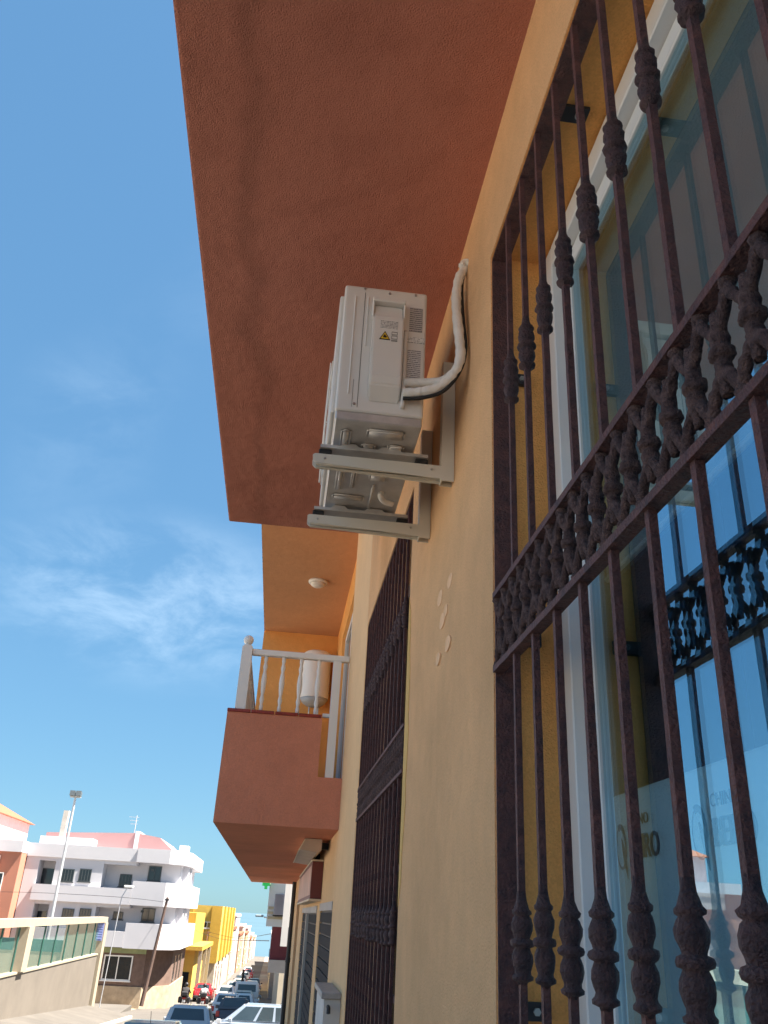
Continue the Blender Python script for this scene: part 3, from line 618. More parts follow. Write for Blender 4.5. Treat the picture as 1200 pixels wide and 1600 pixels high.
obj('cross', B((-.32, -.12, 24.90, 24.98, .66, .74), (-.26, -.18, 24.899, 24.979, .58, .82)), mat('green_sign', (.02, .42, .10), .4), gc)

# ------------------------------------------------------------------ buildings across the street
M_frame_dk = mat('dark_frame', (.05, .06, .065), .5)
def win(parent, axis, plane, a0, a1, z0, z1, fm=M_white, bars=1, th=.06, proud=.05):
    # framed window on a facade: axis 'y' faces the viewer (-y), axis 'x' faces the street (+x)
    def bx(p, q, c, d, n0, n1):
        return (p, q, plane-n1, plane-n0, c, d) if axis == 'y' else (plane+n0, plane+n1, p, q, c, d)
    bs = [bx(a0, a0+th, z0, z1, .002, proud), bx(a1-th, a1, z0, z1, .002, proud), bx(a0+th, a1-th, z0, z0+th, .002, proud), bx(a0+th, a1-th, z1-th, z1, .002, proud)]
    for k in range(bars):
        c = a0+(a1-a0)*(k+1)/(bars+1); bs.append(bx(c-th/2.5, c+th/2.5, z0+th, z1-th, .002, proud))
    f = obj('window', B(*bs), fm, parent); obj('pane', B(bx(a0+.01, a1-.01, z0+.01, z1-.01, .001, proud*.45)), M_pane, f)
    obj('sill', B(bx(a0-.06, a1+.06, z0-.07, z0-.002, .001, proud+.07)), fm, f)
    return f

# white corner apartment block (three floors), face at Y=72
M_wh = mat('white_facade', (.56, .555, .585), .85, var=.04, vscale=.5)
M_pink = mat('pink_roof', (.36, .20, .20), .8, var=.06, vscale=.6)
wb = thing('white_apartment_block', 'white three-storey apartment block with rounded corner balconies and pink attic', 'building', (-12, 76, ground_z(72)))
GZ = -6.75
Z1, Z2, Z3 = -2.75, .55, 3.9
obj('wall', B((-18.9, -7.4, 73.5, 86, -2.8, 3.05)), M_wh, wb)
for pz0, pz1, py_, xl, xr in ((-2.8, .05, 1430, (20, 50), (74, 148)), (.05, 3.05, 1365, (30, 58), (84, 160))):
    for q0, q1 in (xl, xr): obj('front_wall', B((max(at(q0, py_, 72).x, -18.9), at(q1, py_, 72).x, 72, 73.498, pz0, pz1)), M_wh, wb)
obj('floor_slab', B((-18.9, -10.702, 72.02, 73.497, -2.8, -2.6), (-18.9, -10.702, 72.02, 73.497, -.2, .1), (-18.9, -10.702, 72.02, 73.497, 2.8, 3.049)), M_wh, wb)
obj('ground_floor', PR([(-16.5, 72.6), (-9.0, 72.6), (-7.3, 75.5), (-7.3, 86), (-16.5, 86)], 'z', GZ-.6, -2.8), mat('brown_shop_wall', (.16, .105, .085), .8, var=.2), wb)
obj('stone_base', PR([(-16.55, 72.5), (-8.96, 72.5), (-7.2, 75.45), (-7.2, 86), (-16.55, 86)], 'z', GZ-.8, -5.35), mat('rough_stone', (.36, .29, .21), .9, var=.25, vscale=2, bump=.8, bscale=6), wb)
cor = [(-10.7, 71.75), (-8.2, 71.75), (-7.15, 72.7), (-6.75, 74.6), (-6.75, 86), (-10.7, 86)]
for z0, z1 in ((-2.85, -1.15), (.05, 1.72), (3.05, 4.05)):
    obj('balcony_front', PR(cor, 'z', z0, z1), M_wh, wb)
obj('parapet', B((-18.9, -10.702, 71.9, 86, 3.05, 4.0)), M_wh, wb)
obj('band', B((-18.0, -10.72, 71.7, 71.998, .05, 1.15), (-18.0, -10.72, 71.7, 71.998, -2.8, -1.75)), M_wh, wb)
for z0, z1 in ((-1.15, .05), (1.72, 3.05)):
    for y in (76.2, 79.0): win(wb, 'x', -7.39, y, y+1.0, z0+.1, z1-.05)
    obj('pier', B((-7.399, -6.95, 77.4, 78.2, z0, z1), (-7.399, -6.95, 75.2, 75.9, z0, z1)), M_wh, wb)
    win(wb, 'y', 73.5, -9.9, -8.9, z0+.1, z1-.15, M_frame_dk)
for px in (105, 132): 
    for pt, pb in ((1357, 1378), (1419, 1437)):
        a = at(px-7, pt, 71.9); b = at(px+8, pb, 71.9); win(wb, 'y', 72, a.x, b.x, b.z, a.z, M_frame_dk, 3)
for pt, pb in ((1354, 1382), (1422, 1440)):
    a = at(70 if pt < 1400 else 56, pt, 71.9); win(wb, 'y', 73.5, a.x-.6, a.x+.5, at(70, pb, 71.9).z, a.z, mat('pale_frame', (.5, .5, .5), .6), 0)
for pt, pb in ((1364, 1385), (1424, 1437)):
    a = at(183 if pt < 1400 else 172, pt, 71.9); b = at(199 if pt < 1400 else 186, pb, 71.9); win(wb, 'y', 73.5, a.x, b.x, b.z, a.z, M_frame_dk, 3)
obj('attic', PR([(-18.6, 3.9), (-18.6, 5.0), (-11.5, 5.35), (-9.6, 5.1), (-8.1, 3.9)], 'y', 75, 85), M_pink, wb)
obj('roof_ridge', B((-11.6, -11.3, 74.9, 85, 4.02, 5.5)), M_wh, wb)
obj('stair_room', B((-18.5, -14.5, 73, 75, 3.999, 4.6)), M_wh, wb)
obj('chimney', B((-17.25, -16.85, 73.5, 74, 4.602, 6.6)), mat('grey_render', (.45, .42, .38), .8), wb)
obj('roof_block', B((-7.9, -7.2, 74.5, 76, 4.052, 4.6)), M_wh, wb)
win(wb, 'y', 72.6, -12.0, -9.9, -5.0, -3.35, M_white, 1, .09)
obj('shop_fascia', B((-13.3, -9.0, 72.45, 72.598, -3.2, -2.86)), mat('green_fascia', (.23, .27, .14), .7), wb)
for y in (77, 79.5, 82): obj('shop_window', B((-7.299, -7.27, y, y+.9, -5.2, -3.4)), M_pane, wb)
for q in ((-9.6, 73.49, 2.6), (-9.9, 73.49, -.35)):
    obj('wall_lamp', B((q[0]-.1, q[0]+.1, q[1]-.12, q[1], q[2]-.08, q[2]+.08)), M_frame_dk, wb)

# terracotta block at the far left
tb = thing('terracotta_block', 'terracotta and white apartment block with orange tiled roof, far left', 'building', (-26, 74, ground_z(70)))
M_tc = mat('terracotta_facade', (.42, .18, .12), .85, var=.08, vscale=.5)
obj('wall', B((-36, -18.95, 70.5, 84, -7.4, 3.2)), M_tc, tb)
obj('parapet', B((-36, -18.93, 70.3, 84, 3.2, 4.0)), M_wh, tb)
for z in (-4.6, -1.3, 2.0): obj('balcony', B((-34, -20.4, 69.4, 70.498, z, z+.9), (-34, -20.4, 69.35, 69.4, z+.9, z+1.15)), mat('balcony_paint', (.55, .40, .36), .8), tb)
for z in (-3.5, -.25):
    for x in (-31, -27.5, -24, -21.6): win(tb, 'y', 70.5, x, x+1.7, z, z+2.0, M_white, 1)
obj('attic_wall', B((-34, -21.9, 72, 82, 4.0, 6.0)), mat('pale_pink_wall', (.66, .45, .42), .85), tb)
bm = bmesh.new(); vs = [bm.verts.new(p) for p in ((-34.4, 71.6, 6), (-21.5, 71.6, 6), (-21.5, 82.4, 6), (-34.4, 82.4, 6), (-30, 77, 8.6), (-26.5, 77, 8.6))]
for f in ((0, 1, 5, 4), (1, 2, 5), (2, 3, 4, 5), (3, 0, 4), (3, 2, 1, 0)): bm.faces.new([vs[i] for i in f])
obj('roof', bm, mat('orange_tile', (.30, .10, .05), .8, var=.15, vscale=3), tb)
# house further left, seen mirrored in the near window
hh = thing('red_roof_house', 'pale house with red tiled roof, mirrored in the near window glass', 'house', (-46, 66, ground_z(60)))
obj('wall', B((-52, -39, 60, 74, -7, .6)), M_wh2, hh)
bm = bmesh.new(); vs = [bm.verts.new(p) for p in ((-52.5, 59.5, .6), (-38.5, 59.5, .6), (-38.5, 74.5, .6), (-52.5, 74.5, .6), (-45.5, 62, 3), (-45.5, 72, 3))]
for f in ((0, 1, 4), (1, 2, 5, 4), (2, 3, 5), (3, 0, 4, 5), (3, 2, 1, 0)): bm.faces.new([vs[i] for i in f])
obj('roof', bm, mat('red_tile', (.36, .12, .08), .8, var=.15, vscale=3), hh)
for x in (-50, -46.5, -43): win(hh, 'y', 60, x, x+1.4, -3.2, -1.2, M_white, 1)

# sports court: street wall, end wall, portal frame, green mesh screens
M_court = mat('court_wall', (.15, .13, .108), .9, var=.14, vscale=.6, bump=.4, bscale=8)
M_beige = mat('court_cream', (.34, .29, .215), .85, var=.06)
XC = -9.95
bm = bmesh.new(); pv = None
for y in (4, 20, 37, 48, 57.6):
    g = ground_z(y); v = [bm.verts.new(p) for p in ((XC-.28, y, g-.3), (XC, y, g-.3), (XC, y, -2.70), (XC-.28, y, -2.70))]
    if pv:
        for k in range(4): bm.faces.new((pv[k], pv[(k+1) % 4], v[(k+1) % 4], v[k]))
    else: bm.faces.new(v)
    pv = v
bm.faces.new(list(reversed(pv))); bmesh.ops.recalc_face_normals(bm, faces=bm.faces)
cw = tag(obj('court_wall', bm, M_court), 'pale concrete wall of the sports court along the left pavement', 'wall')
obj('coping', B((XC-.32, XC+.04, 4, 57.6, -2.699, -2.62)), M_beige, cw)
cf = thing('court_portal', 'cream portal of posts and beam over the court wall', 'portal', (XC-.1, 50, -5))
obj('beam', B((XC-.30, XC+.10, 20, 58.6, -.98, -.68)), M_beige, cf)
for y in (57.7, 40.0, 24.0): obj('pillar', B((XC-.35, XC+.16, y, y+.85, ground_z(y)-.4 if y > 57 else -2.618, -.982)), M_beige, cf)
sn = thing('blue_notice', 'blue notice board on the end pillar of the court', 'sign', (XC, 57.65, -1.3))
obj('board', B((XC-.28, XC+.08, 57.62, 57.698, -1.95, -1.02)), mat('blue_board', (.18, .22, .50), .6), sn); obj('print_line', B(*[(XC-.25, XC+.05, 57.612, 57.6195, -1.85+k*.13, -1.80+k*.13) for k in range(6)]), mat('pale_blue_print', (.35, .42, .75), .6), sn)
gmesh = bpy.data.materials.new('green_mesh'); gmesh.use_nodes = True; n = gmesh.node_tree.nodes; l = gmesh.node_tree.links; n.clear()
o_ = n.new('ShaderNodeOutputMaterial'); x_ = n.new('ShaderNodeMixShader'); x_.inputs[0].default_value = .22
tr = n.new('ShaderNodeBsdfTransparent'); df = n.new('ShaderNodeBsdfDiffuse'); df.inputs[0].default_value = (.08, .17, .15, 1); l.new(tr.outputs[0], x_.inputs[1]); l.new(df.outputs[0], x_.inputs[2]); l.new(x_.outputs[0], o_.inputs[0])
ms = thing('court_screen', 'translucent green mesh screens with dark green posts above the court wall', 'fence', (XC-.15, 45, -2.6))
for a, b in ((20.2, 23.9), (24.9, 39.9), (40.9, 57.6)): obj('mesh_panel', B((XC-.17, XC-.165, a, b, -2.61, -1.0)), gmesh, ms)
for y in [22]+[25.2+2.4*k for k in range(7)]+[41.6+2.4*k for k in range(7)]:
    obj('post', T([(XC-.12, y, -2.615), (XC-.12, y, -1.0)], .04, 6), mat('green_post', (.02, .09, .07), .5) if y == 22 else bpy.data.materials['green_post'], ms)
ew = thing('court_end_wall', 'cream end wall of the court with dark teal band on top', 'wall', (-18, 59.6, -6))
obj('wall', B((-34, XC-.36, 59.4, 59.7, -6.2, -2.75), (-12.4, XC-.36, 59.35, 59.399, -6.2, -1.0)), M_beige, ew)
obj('teal_band', B((-34, -12.41, 59.38, 59.72, -2.748, -2.1)), mat('teal_padding', (.035, .10, .10), .7), ew)
obj('court_floor', B((-34, XC-.3, 20, 59.3, -6.3, -4.9)), mat('court_surface', (.30, .26, .20), .9), ew)

# yellow buildings down the street
M_yel = mat('yellow_paint', (.60, .42, .085), .8, var=.05); M_yel2 = mat('deep_yellow_paint', (.52, .33, .05), .8, var=.05)
yb = thing('yellow_block', 'yellow three-storey block with grey ground floor down the street', 'building', (-8, 115, ground_z(112)))
a = at(297, 1414, 112); b = at(347, 1416, 112); zt = at(330, 1415, 112).z; z1 = at(330, 1505, 112).z
obj('wall', B((a.x-1.5, b.x, 112, 150, z1, zt)), M_yel, yb)
obj('ground_floor', B((a.x-1.5, b.x-.02, 112.05, 150, ground_z(112)-2, z1-.002)), mat('grey_stone_front', (.42, .37, .31), .85, var=.15), yb)
for q in [(b.x-1.1, b.x+.12, 111.8, 111.998, z1, zt), (a.x-.1, a.x+.5, 111.8, 111.998, z1, zt)]+[(b.x+.002, b.x+.25, y, y+3.5, z1, zt) for y in (118, 127, 136, 145)]: obj('pilaster', B(q), M_yel2, yb)
for py in (1440, 1478): p = at(324 if py < 1460 else 320, py, 112); q = at(334 if py < 1460 else 331, py+11, 112); win(yb, 'y', 112, p.x-.4, q.x, q.z, p.z, M_white, 2, .09)
obj('door', B((b.x-3.6, b.x-2.2, 112.0, 112.049, ground_z(112), ground_z(112)+2.2)), M_white, yb)
for y in (115, 121, 128): obj('doorway', B((b.x-.019, b.x+.01, y, y+1.4, ground_z(y), ground_z(y)+2.6)), M_pane, yb)
yh = thing('yellow_portico_house', 'low yellow house with white columns next to the white block', 'house', (-8.5, 94, ground_z(92)))
p = at(278, 1495, 90)
zt = at(290, 1484, 92).z
obj('wall', B((-12, -6.9, 92, 108, ground_z(92)-1, zt)), M_yel, yh); obj('roof_edge', B((-12.1, -6.2, 91.4, 108.1, zt, zt+.35)), M_yel2, yh)
for x in (-8.6, -6.5): obj('column', B((x, x+.32, 91.5, 91.9, ground_z(92)-.1, zt-.002)), M_beige, yh)
for y in (98, 104): obj('column', B((-6.5, -6.18, y, y+.4, ground_z(y)-.1, zt-.002)), M_beige, yh)
obj('doorway', B((-8.1, -7.2, 91.96, 91.999, ground_z(92), ground_z(92)+2.2)), M_pane, yh)
obj('upper_wall', B((-14, -7.6, 97, 110, zt+.352, zt+3.2)), M_yel2, yh)

# row of small distant houses on the left side of the street
cols = [tuple(v*.62 for v in c) for c in [(.74, .60, .46), (.70, .68, .66), (.62, .38, .24), (.74, .66, .52), (.66, .50, .30), (.72, .70, .68), (.60, .42, .30), (.7, .62, .5), (.66, .62, .6), (.72, .6, .44)]]
descr = ['pale peach', 'white', 'terracotta', 'cream', 'ochre', 'off-white', 'brown', 'sandy', 'grey-white', 'beige']
y = 152
for i in range(10):
    d_ = 16+3*(i % 3)+i*2.4; h_ = (7.0, 9.4, 6.5, 8.6, 7.2, 9.0, 6.4, 7.8, 6.6, 7.5)[i]; g = ground_z(y); xs = -5.9-.25*(i % 2)
    t = thing('town_house', '%s town house, %s in the row beyond the yellow block' % (descr[i], ['first', 'second', 'third', 'fourth', 'fifth', 'sixth', 'seventh', 'eighth', 'ninth', 'tenth'][i]), 'house', (xs-5, y+d_/2, g), 'distant houses down the left side')
    mm_ = mat('house_paint', cols[i], .85, var=.06)
    obj('wall', B((xs-10, xs, y, y+d_-.3, g-3, g+h_)), mm_, t); obj('parapet', B((xs-10.1, xs+.15, y-.1, y+d_-.25, g+h_, g+h_+.4)), M_wh2 if i % 2 else bpy.data.materials['orange_tile'], t)
    for f in range(2):
        for k in range(2): win(t, 'x', xs, y+2+k*d_*.45, y+4.2+k*d_*.45, g+.8+3.1*f, g+2.5+3.1*f, M_white, 1, .12)
        win(t, 'y', y, xs-3.6, xs-2.0, g+4.4-3*f+1.2, g+6.0-3*f+1.2, M_white, 1, .12)
    y += d_
for i, (yy, h_, x) in enumerate(((44, 6.5, .6), (70, 7.5, .9), (98, 6.0, .4), (130, 7.5, .8), (170, 6.5, .4), (215, 7, .5), (270, 7, .6))):
    g = ground_z(yy); nx = (70, 98, 130, 170, 215, 270, 330)[i]
    t = thing('row_house', 'house on the right side of the street, %s past the maroon wall' % ['first', 'second', 'third', 'fourth', 'fifth', 'sixth', 'seventh'][i], 'house', (x+4, yy+5, g), 'distant houses down the right side')
    obj('wall', B((x, x+9, yy, nx-.3, g-6, g+h_)), mat('row_paint', cols[(i+3) % 10], .85), t); obj('parapet', B((x-.1, x+9.1, yy-.1, nx-.2, g+h_, g+h_+.35)), M_wh2, t)
    for k in range(2): win(t, 'y', yy, x+.6+2.4*k, x+1.8+2.4*k, g+3.8, g+5.2, M_white, 1, .1)

# ------------------------------------------------------------------ poles, lamps, wires
M_pole = mat('galvanised_pole', (.50, .52, .55), .5, .3); M_wood = mat('weathered_wood', (.13, .085, .07), .85, var=.2, vscale=4)
fp = thing('floodlight_pole', 'tall grey floodlight pole rising behind the court screens', 'lamp post', (-14.15, 62, ground_z(62)))
pt = at(118, 1246, 62); pb = Vector((-14.15, 62, ground_z(62)-.2)); pb.x = pt.x
obj('pole', T([pb, pt], [.13, .075], 10), M_pole, fp)
obj('crossbar', B((pt.x-.36, pt.x+.36, 61.95, 62.05, pt.z-.02, pt.z+.08)), M_pole, fp)
for dx in (-.2, .2): obj('floodlight', PR([(61.7, pt.z+.10), (61.75, pt.z+.42), (62.15, pt.z+.32), (62.1, pt.z+.08)], 'x', pt.x+dx-.17, pt.x+dx+.17), mat('grey_floodlight', (.14, .16, .17), .4, .4), fp)
lp = thing('utility_pole', 'dark leaning wooden pole in front of the white block', 'pole', (-8.8, 70.6, ground_z(70.6)))
obj('shaft', T([at(222, 1562, 70.6)-Vector((0, 0, .4)), at(262, 1402, 70.6)], [.15, .09], 8), M_wood, lp)
obj('insulator', B(*[(at(261, 1406, 70.6).x-.16, at(261, 1406, 70.6).x+.16, 70.5, 70.7, at(261, 1406, 70.6).z-.05, at(261, 1406, 70.6).z+.05)]), M_dark, lp)
sp_ = thing('street_lamp', 'thin white street lamp with bright head before the white block', 'street lamp', (-10.9, 66, ground_z(66)))
a = at(190, 1402, 66); b = at(199, 1387, 66)
obj('pole', T([(a.x-.25, 66, ground_z(66)-.1), a, b], .03, 8), M_pole, sp_); bm = B((-.32, .32, -.16, .16, -.07, .09), bev=.05, seg=2)
for v in bm.verts: v.co += b+Vector((.1, 0, .06))
obj('lamp_head', bm, M_white, sp_)
tp = thing('utility_pole', 'thin dark pole in front of the yellow block windows', 'pole', (-7.5, 108, ground_z(108)))
a = at(325, 1455, 108); obj('shaft', T([(a.x-.25, 108, ground_z(108)-.3), a], .09, 7), M_wood, tp); obj('cap', B((a.x-.3, a.x+.3, 107.95, 108.05, a.z-.2, a.z-.1)), M_wood, tp)
tp2 = thing('street_pole', 'short dark pole behind the white van', 'pole', (-2.7, 86, ground_z(86)))
a = at(381, 1515, 82); obj('shaft', T([(a.x-.12, 82, ground_z(82)), a], .1, 7), M_dark, tp2); obj('base', T([(a.x-.12, 82, ground_z(82)), (a.x-.12, 82, ground_z(82)+.2)], .16, 8), M_dark, tp2)
sl2 = thing('street_lamp', 'grey street lamp head on an arm near the white and maroon building', 'street lamp', (0, 48, ground_z(48)))
a = at(406, 1431, 46); b = at(413, 1433, 46)
bm = bmesh.new(); tube(bm, [(.55, 43.9, -1.2), (.4, 44.2, a.z-.15), (b.x, 46, b.z)], .035, 7); obj('arm', bm, M_pole, sl2)
bm = B((-.22, .18, -.12, .12, -.05, .05), bev=.03)
for v in bm.verts: v.co += Vector((a.x, 46, a.z))
obj('lamp_head', bm, mat('grey_lamp_head', (.16, .2, .24), .5), sl2)
def wire(pts, label, r=.018):
    p = smoothpts(pts, 10); tag(obj('overhead_cable', T(p, r, 5), M_dark), label, 'cable', 'overhead cables')
wire([at(262, 1404, 70.6), at(300, 1450, 90), at(345, 1467, 98), at(420, 1470, 40)], 'dark cable sagging across the yellow block from the leaning pole')
wire([at(325, 1456, 108), at(370, 1466, 100), at(424, 1459, 60)], 'thin cable running right from the pole before the yellow block')
wire([at(262, 1410, 70.6), at(190, 1402, 66), at(65, 1395, 69), at(-30, 1393, 69)], 'thin cable crossing the white block facade to the left', .014)
an = thing('roof_antenna', 'thin television antenna on the roof of the white block', 'antenna', (-11, 76, 5.4))
a = at(210, 1300, 76); obj('mast', T([(a.x, 76, 5.0), (a.x, 76, at(210, 1274, 76).z)], .03, 6), M_pole, an)
q = at(210, 1277, 76); obj('element', B(*[(q.x-.4+.05*k, q.x+.4-.05*k, 75.98+.2*k, 76.0+.2*k, q.z-.25*k, q.z-.25*k+.03) for k in range(3)]), M_pole, an)

# ------------------------------------------------------------------ vehicles
def objl(name, bm, m, parent, smooth=False):
    me = bpy.data.meshes.new(name)
    if smooth:
        for f in bm.faces: f.smooth = True
    bm.normal_update(); bm.to_mesh(me); bm.free(); me.materials.append(m)
    o = bpy.data.objects.new(name, me); C.objects.link(o); o.parent = parent; return o
M_tl = mat('tail_light', (.45, .015, .015), .25, spec=.7); M_tyre = mat('tyre', (.02, .02, .02), .8); M_rim = mat('rim', (.45, .45, .47), .35, .7)
tyre = lathe([(.18, -.09), (.29, -.09), (.31, -.06), (.31, .06), (.29, .09), (.18, .09)], 20)
rim = lathe([(.03, .095), (.10, .07), (.17, .06), (.19, .092), (.19, -.05)], 14)
for q in (tyre, rim):
    for v in q.verts: v.co = Vector((v.co.z, v.co.y, v.co.x))
    for f in q.faces: f.smooth = True
TY = bpy.data.meshes.new('wheel'); tyre.to_mesh(TY); TY.materials.append(M_tyre); RM = bpy.data.meshes.new('rim'); rim.to_mesh(RM); RM.materials.append(M_rim)
PAINT = {}
def paint(c):
    k = tuple(c)
    if k not in PAINT:
        PAINT[k] = mat('car_paint', c, .28, .25, var=.02, spec=.6); PAINT[k].node_tree.nodes['Principled BSDF'].inputs['Coat Weight'].default_value = .6
    return PAINT[k]
def car(x, y, rot, col, label, L=3.9, Wd=1.68, H=1.48, kind='hatch', detail=True):
    t = thing('delivery_van' if kind == 'van' else 'parked_car', label, 'van' if kind == 'van' else 'car', (x, y, ground_z(y)), 'vehicles in the street')
    t.rotation_euler = (Matrix.Rotation(-math.atan(.059 if y < 75 else .042), 3, 'X') @ Matrix.Rotation(rot, 3, 'Z')).to_euler()
    P = paint(col); l = L/2; zb = .92 if kind != 'van' else 1.05; w = Wd/2
    wy = (-l+.72, l-.78)
    def arch(c): return [(c+.37*math.cos(a), .30+.37*math.sin(a)) for a in [math.pi*k/8 for k in range(9)]]
    prof = [(-l+.02, .30), (-l-.02, .55), (-l+.02, .74), (-l+.10, zb), (l-1.05, zb+.03), (l-.55, zb-.06), (l-.12, zb-.22), (l, zb-.40), (l-.02, .28)] + arch(wy[1]) + arch(wy[0])
    bm = PR(prof, 'x', -w, w)
    bmesh.ops.bevel(bm, geom=[e for e in bm.edges if abs(abs(e.verts[0].co.x)-w) < 1e-4 and abs(e.verts[0].co.x-e.verts[1].co.x) < 1e-4 and max(e.verts[0].co.z, e.verts[1].co.z) > .5], offset=.07, segments=3, affect='EDGES')
    objl('body', bm, P, t)
    if kind == 'van': yb0, yb1, yt0, yt1 = -l+.08, l-.75, -l+.16, l-1.45
    elif kind == 'sedan': yb0, yb1, yt0, yt1 = -l+.55, l-.95, -l+1.15, l-1.75
    else: yb0, yb1, yt0, yt1 = -l+.10, l-.95, -l+.42, l-1.78
    wb_, wt = w-.05, w-.24 if kind != 'van' else w-.12
    bm = bmesh.new(); vb = [bm.verts.new(p) for p in ((-wb_, yb0, zb-.03), (wb_, yb0, zb-.03), (wb_, yb1, zb-.03), (-wb_, yb1, zb-.03))]
    vt = [bm.verts.new(p) for p in ((-wt, yt0, H), (wt, yt0, H), (wt, yt1, H), (-wt, yt1, H))]
    bm.faces.new(list(reversed(vb))); bm.faces.new(vt)
    for k in range(4): bm.faces.new((vb[k], vb[(k+1) % 4], vt[(k+1) % 4], vt[k]))
    bmesh.ops.bevel(bm, geom=list(bm.edges), offset=.075, segments=3, affect='EDGES'); objl('cabin', bm, P, t)
    def lerp(a, b, s): return a+(b-a)*s
    def quad(name, c, s0, s1, a0, a1, off):
        # panel on a cabin face: c = (base edge p,q ; top edge p,q)
        (p, q, r, s) = [Vector(v) for v in c]; g = lambda u, v: lerp(lerp(p, q, u), lerp(r, s, u), v)
        nrm = (q-p).cross(r-p).normalized(); pts = [g(a0, s0), g(a1, s0), g(a1, s1), g(a0, s1)]
        bm = bmesh.new(); A = [bm.verts.new(v+nrm*off) for v in pts]; Bq = [bm.verts.new(v-nrm*.02) for v in pts]
        bm.faces.new(A); bm.faces.new(list(reversed(Bq)))
        for k in range(4): bm.faces.new((A[k], Bq[k], Bq[(k+1) % 4], A[(k+1) % 4]))
        bmesh.ops.recalc_face_normals(bm, faces=bm.faces); return objl(name, bm, M_cglass, t)
    z_ = zb-.03
    quad('rear_window', ((-wb_, yb0, z_), (wb_, yb0, z_), (-wt, yt0, H), (wt, yt0, H)), .30 if kind != 'van' else .42, .84, .12, .88, .006)
    quad('windscreen', ((wb_, yb1, z_), (-wb_, yb1, z_), (wt, yt1, H), (-wt, yt1, H)), .12, .88, .08, .92, .006)
    for s in (-1, 1):
        c = ((wb_, yb0, z_), (wb_, yb1, z_), (wt, yt0, H), (wt, yt1, H)) if s > 0 else ((-wb_, yb1, z_), (-wb_, yb0, z_), (-wt, yt1, H), (-wt, yt0, H))
        f0, f1 = ((.30, .54), (.58, .90)) if kind != 'van' else ((.72, .80), (.81, .95))
        for a0, a1 in (f0, f1, (.10, .26)) if kind != 'van' else (f1,):
            u0, u1 = (a0, a1) if s > 0 else (1-a1, 1-a0); quad('side_window', c, .14, .84, u0, u1, .006)
        objl('tail_light', B((s*(w-.10)-.09, s*(w-.10)+.09, -l-.03, -l+.16, .62, .88), bev=.02), M_tl, t)
        objl('headlight', B((s*(w-.2)-.16, s*(w-.2)+.16, l-.2, l-.03, .56, .70), bev=.02), M_steel, t)
        objl('mirror', B((s*(w+.08)-.09, s*(w+.08)+.09, l-1.36, l-1.22, zb-.02, zb+.13), bev=.03), P, t)
        if detail:
            objl('door_handle', B((s*(w+.005)-.015, s*(w+.005)+.015, -.28, -.08, zb-.16, zb-.12)), M_dark, t)
            objl('door_seam', B((s*w-.002, s*w+.002, -.40, -.388, .35, zb-.05), (s*w-.002, s*w+.002, .62, .632, .35, zb-.05)), M_dark, t)
        for yy in wy:
            o = bpy.data.objects.new('wheel', TY); C.objects.link(o); o.parent = t; o.location = (s*(w-.10), yy, .31); o.rotation_euler.z = 0 if s > 0 else math.pi
            r = bpy.data.objects.new('rim', RM); C.objects.link(r); r.parent = o
    objl('bumper', B((-w+.06, w-.06, -l-.06, -l+.08, .30, .50), bev=.03), M_dark if kind != 'sedan' else P, t)
    objl('number_plate', B((-.26, .26, -l-.075, -l-.01, .55, .66)), M_white, t)
    objl('antenna', T([(0, yt0+.25, H-.01), (0, yt0+.05, H+.22)], .006, 5), M_dark, t)
    return t
def px_x(px, Y): return at(px, 1545, Y).x
SIL, BLU, WHT = (.48, .50, .53), (.28, .34, .42), (.68, .68, .69)
car(px_x(252, 23), 23, 0, (.20, .30, .34), 'teal-grey car whose roof just shows at the bottom edge', H=1.44)
car(px_x(303, 34), 34.5, 0, SIL, 'silver hatchback seen from behind, nearest full car in the lane')
car(-.55, 37.2, math.pi/2, BLU, 'pale blue-grey compact car parked across, nose to the left, by the wall', L=3.75, H=1.52)
car(px_x(357, 56), 57, 0, WHT, 'white hatchback in the lane behind the motorcycles, blue-tinted rear window', H=1.5)
car(px_x(386, 70), 71, 0, WHT, 'white delivery van ahead of the white hatchback', 4.7, 1.85, 2.05, 'van')
car(px_x(318, 88), 89, 0, (.45, .02, .03), 'red car ahead of the two motorcyclists', H=1.45)
cc = [(.05, .05, .06), (.70, .70, .70), (.62, .58, .50), (.14, .22, .34), (.75, .75, .76), (.5, .5, .5), (.72, .70, .66), (.08, .08, .09), (.7, .7, .72), (.55, .1, .08), (.74, .74, .74), (.3, .3, .32)]
nm = ['black', 'light grey', 'sand-coloured', 'dark blue', 'white', 'mid grey', 'cream', 'black', 'white', 'red', 'white', 'dark grey']
od = ['first', 'second', 'third', 'fourth', 'fifth', 'sixth', 'seventh', 'eighth', 'ninth', 'tenth', 'eleventh', 'twelfth']
for i in range(8):
    yy = 50+i*9.5; car(-.1-1.3+.1*(i % 2), yy, 0, cc[i], '%s car, %s in the row parked on the right beyond the blue-grey car' % (nm[i], od[i]), H=1.45+.04*(i % 3), detail=False)
for i in range(7):
    yy = 84+i*15; car(-3.2+.15*(i % 3), yy, 0, cc[(i+4) % 12], '%s car, %s in the queue ahead of the white van' % (nm[(i+4) % 12], od[i]), kind='sedan' if i % 2 else 'hatch', detail=False)

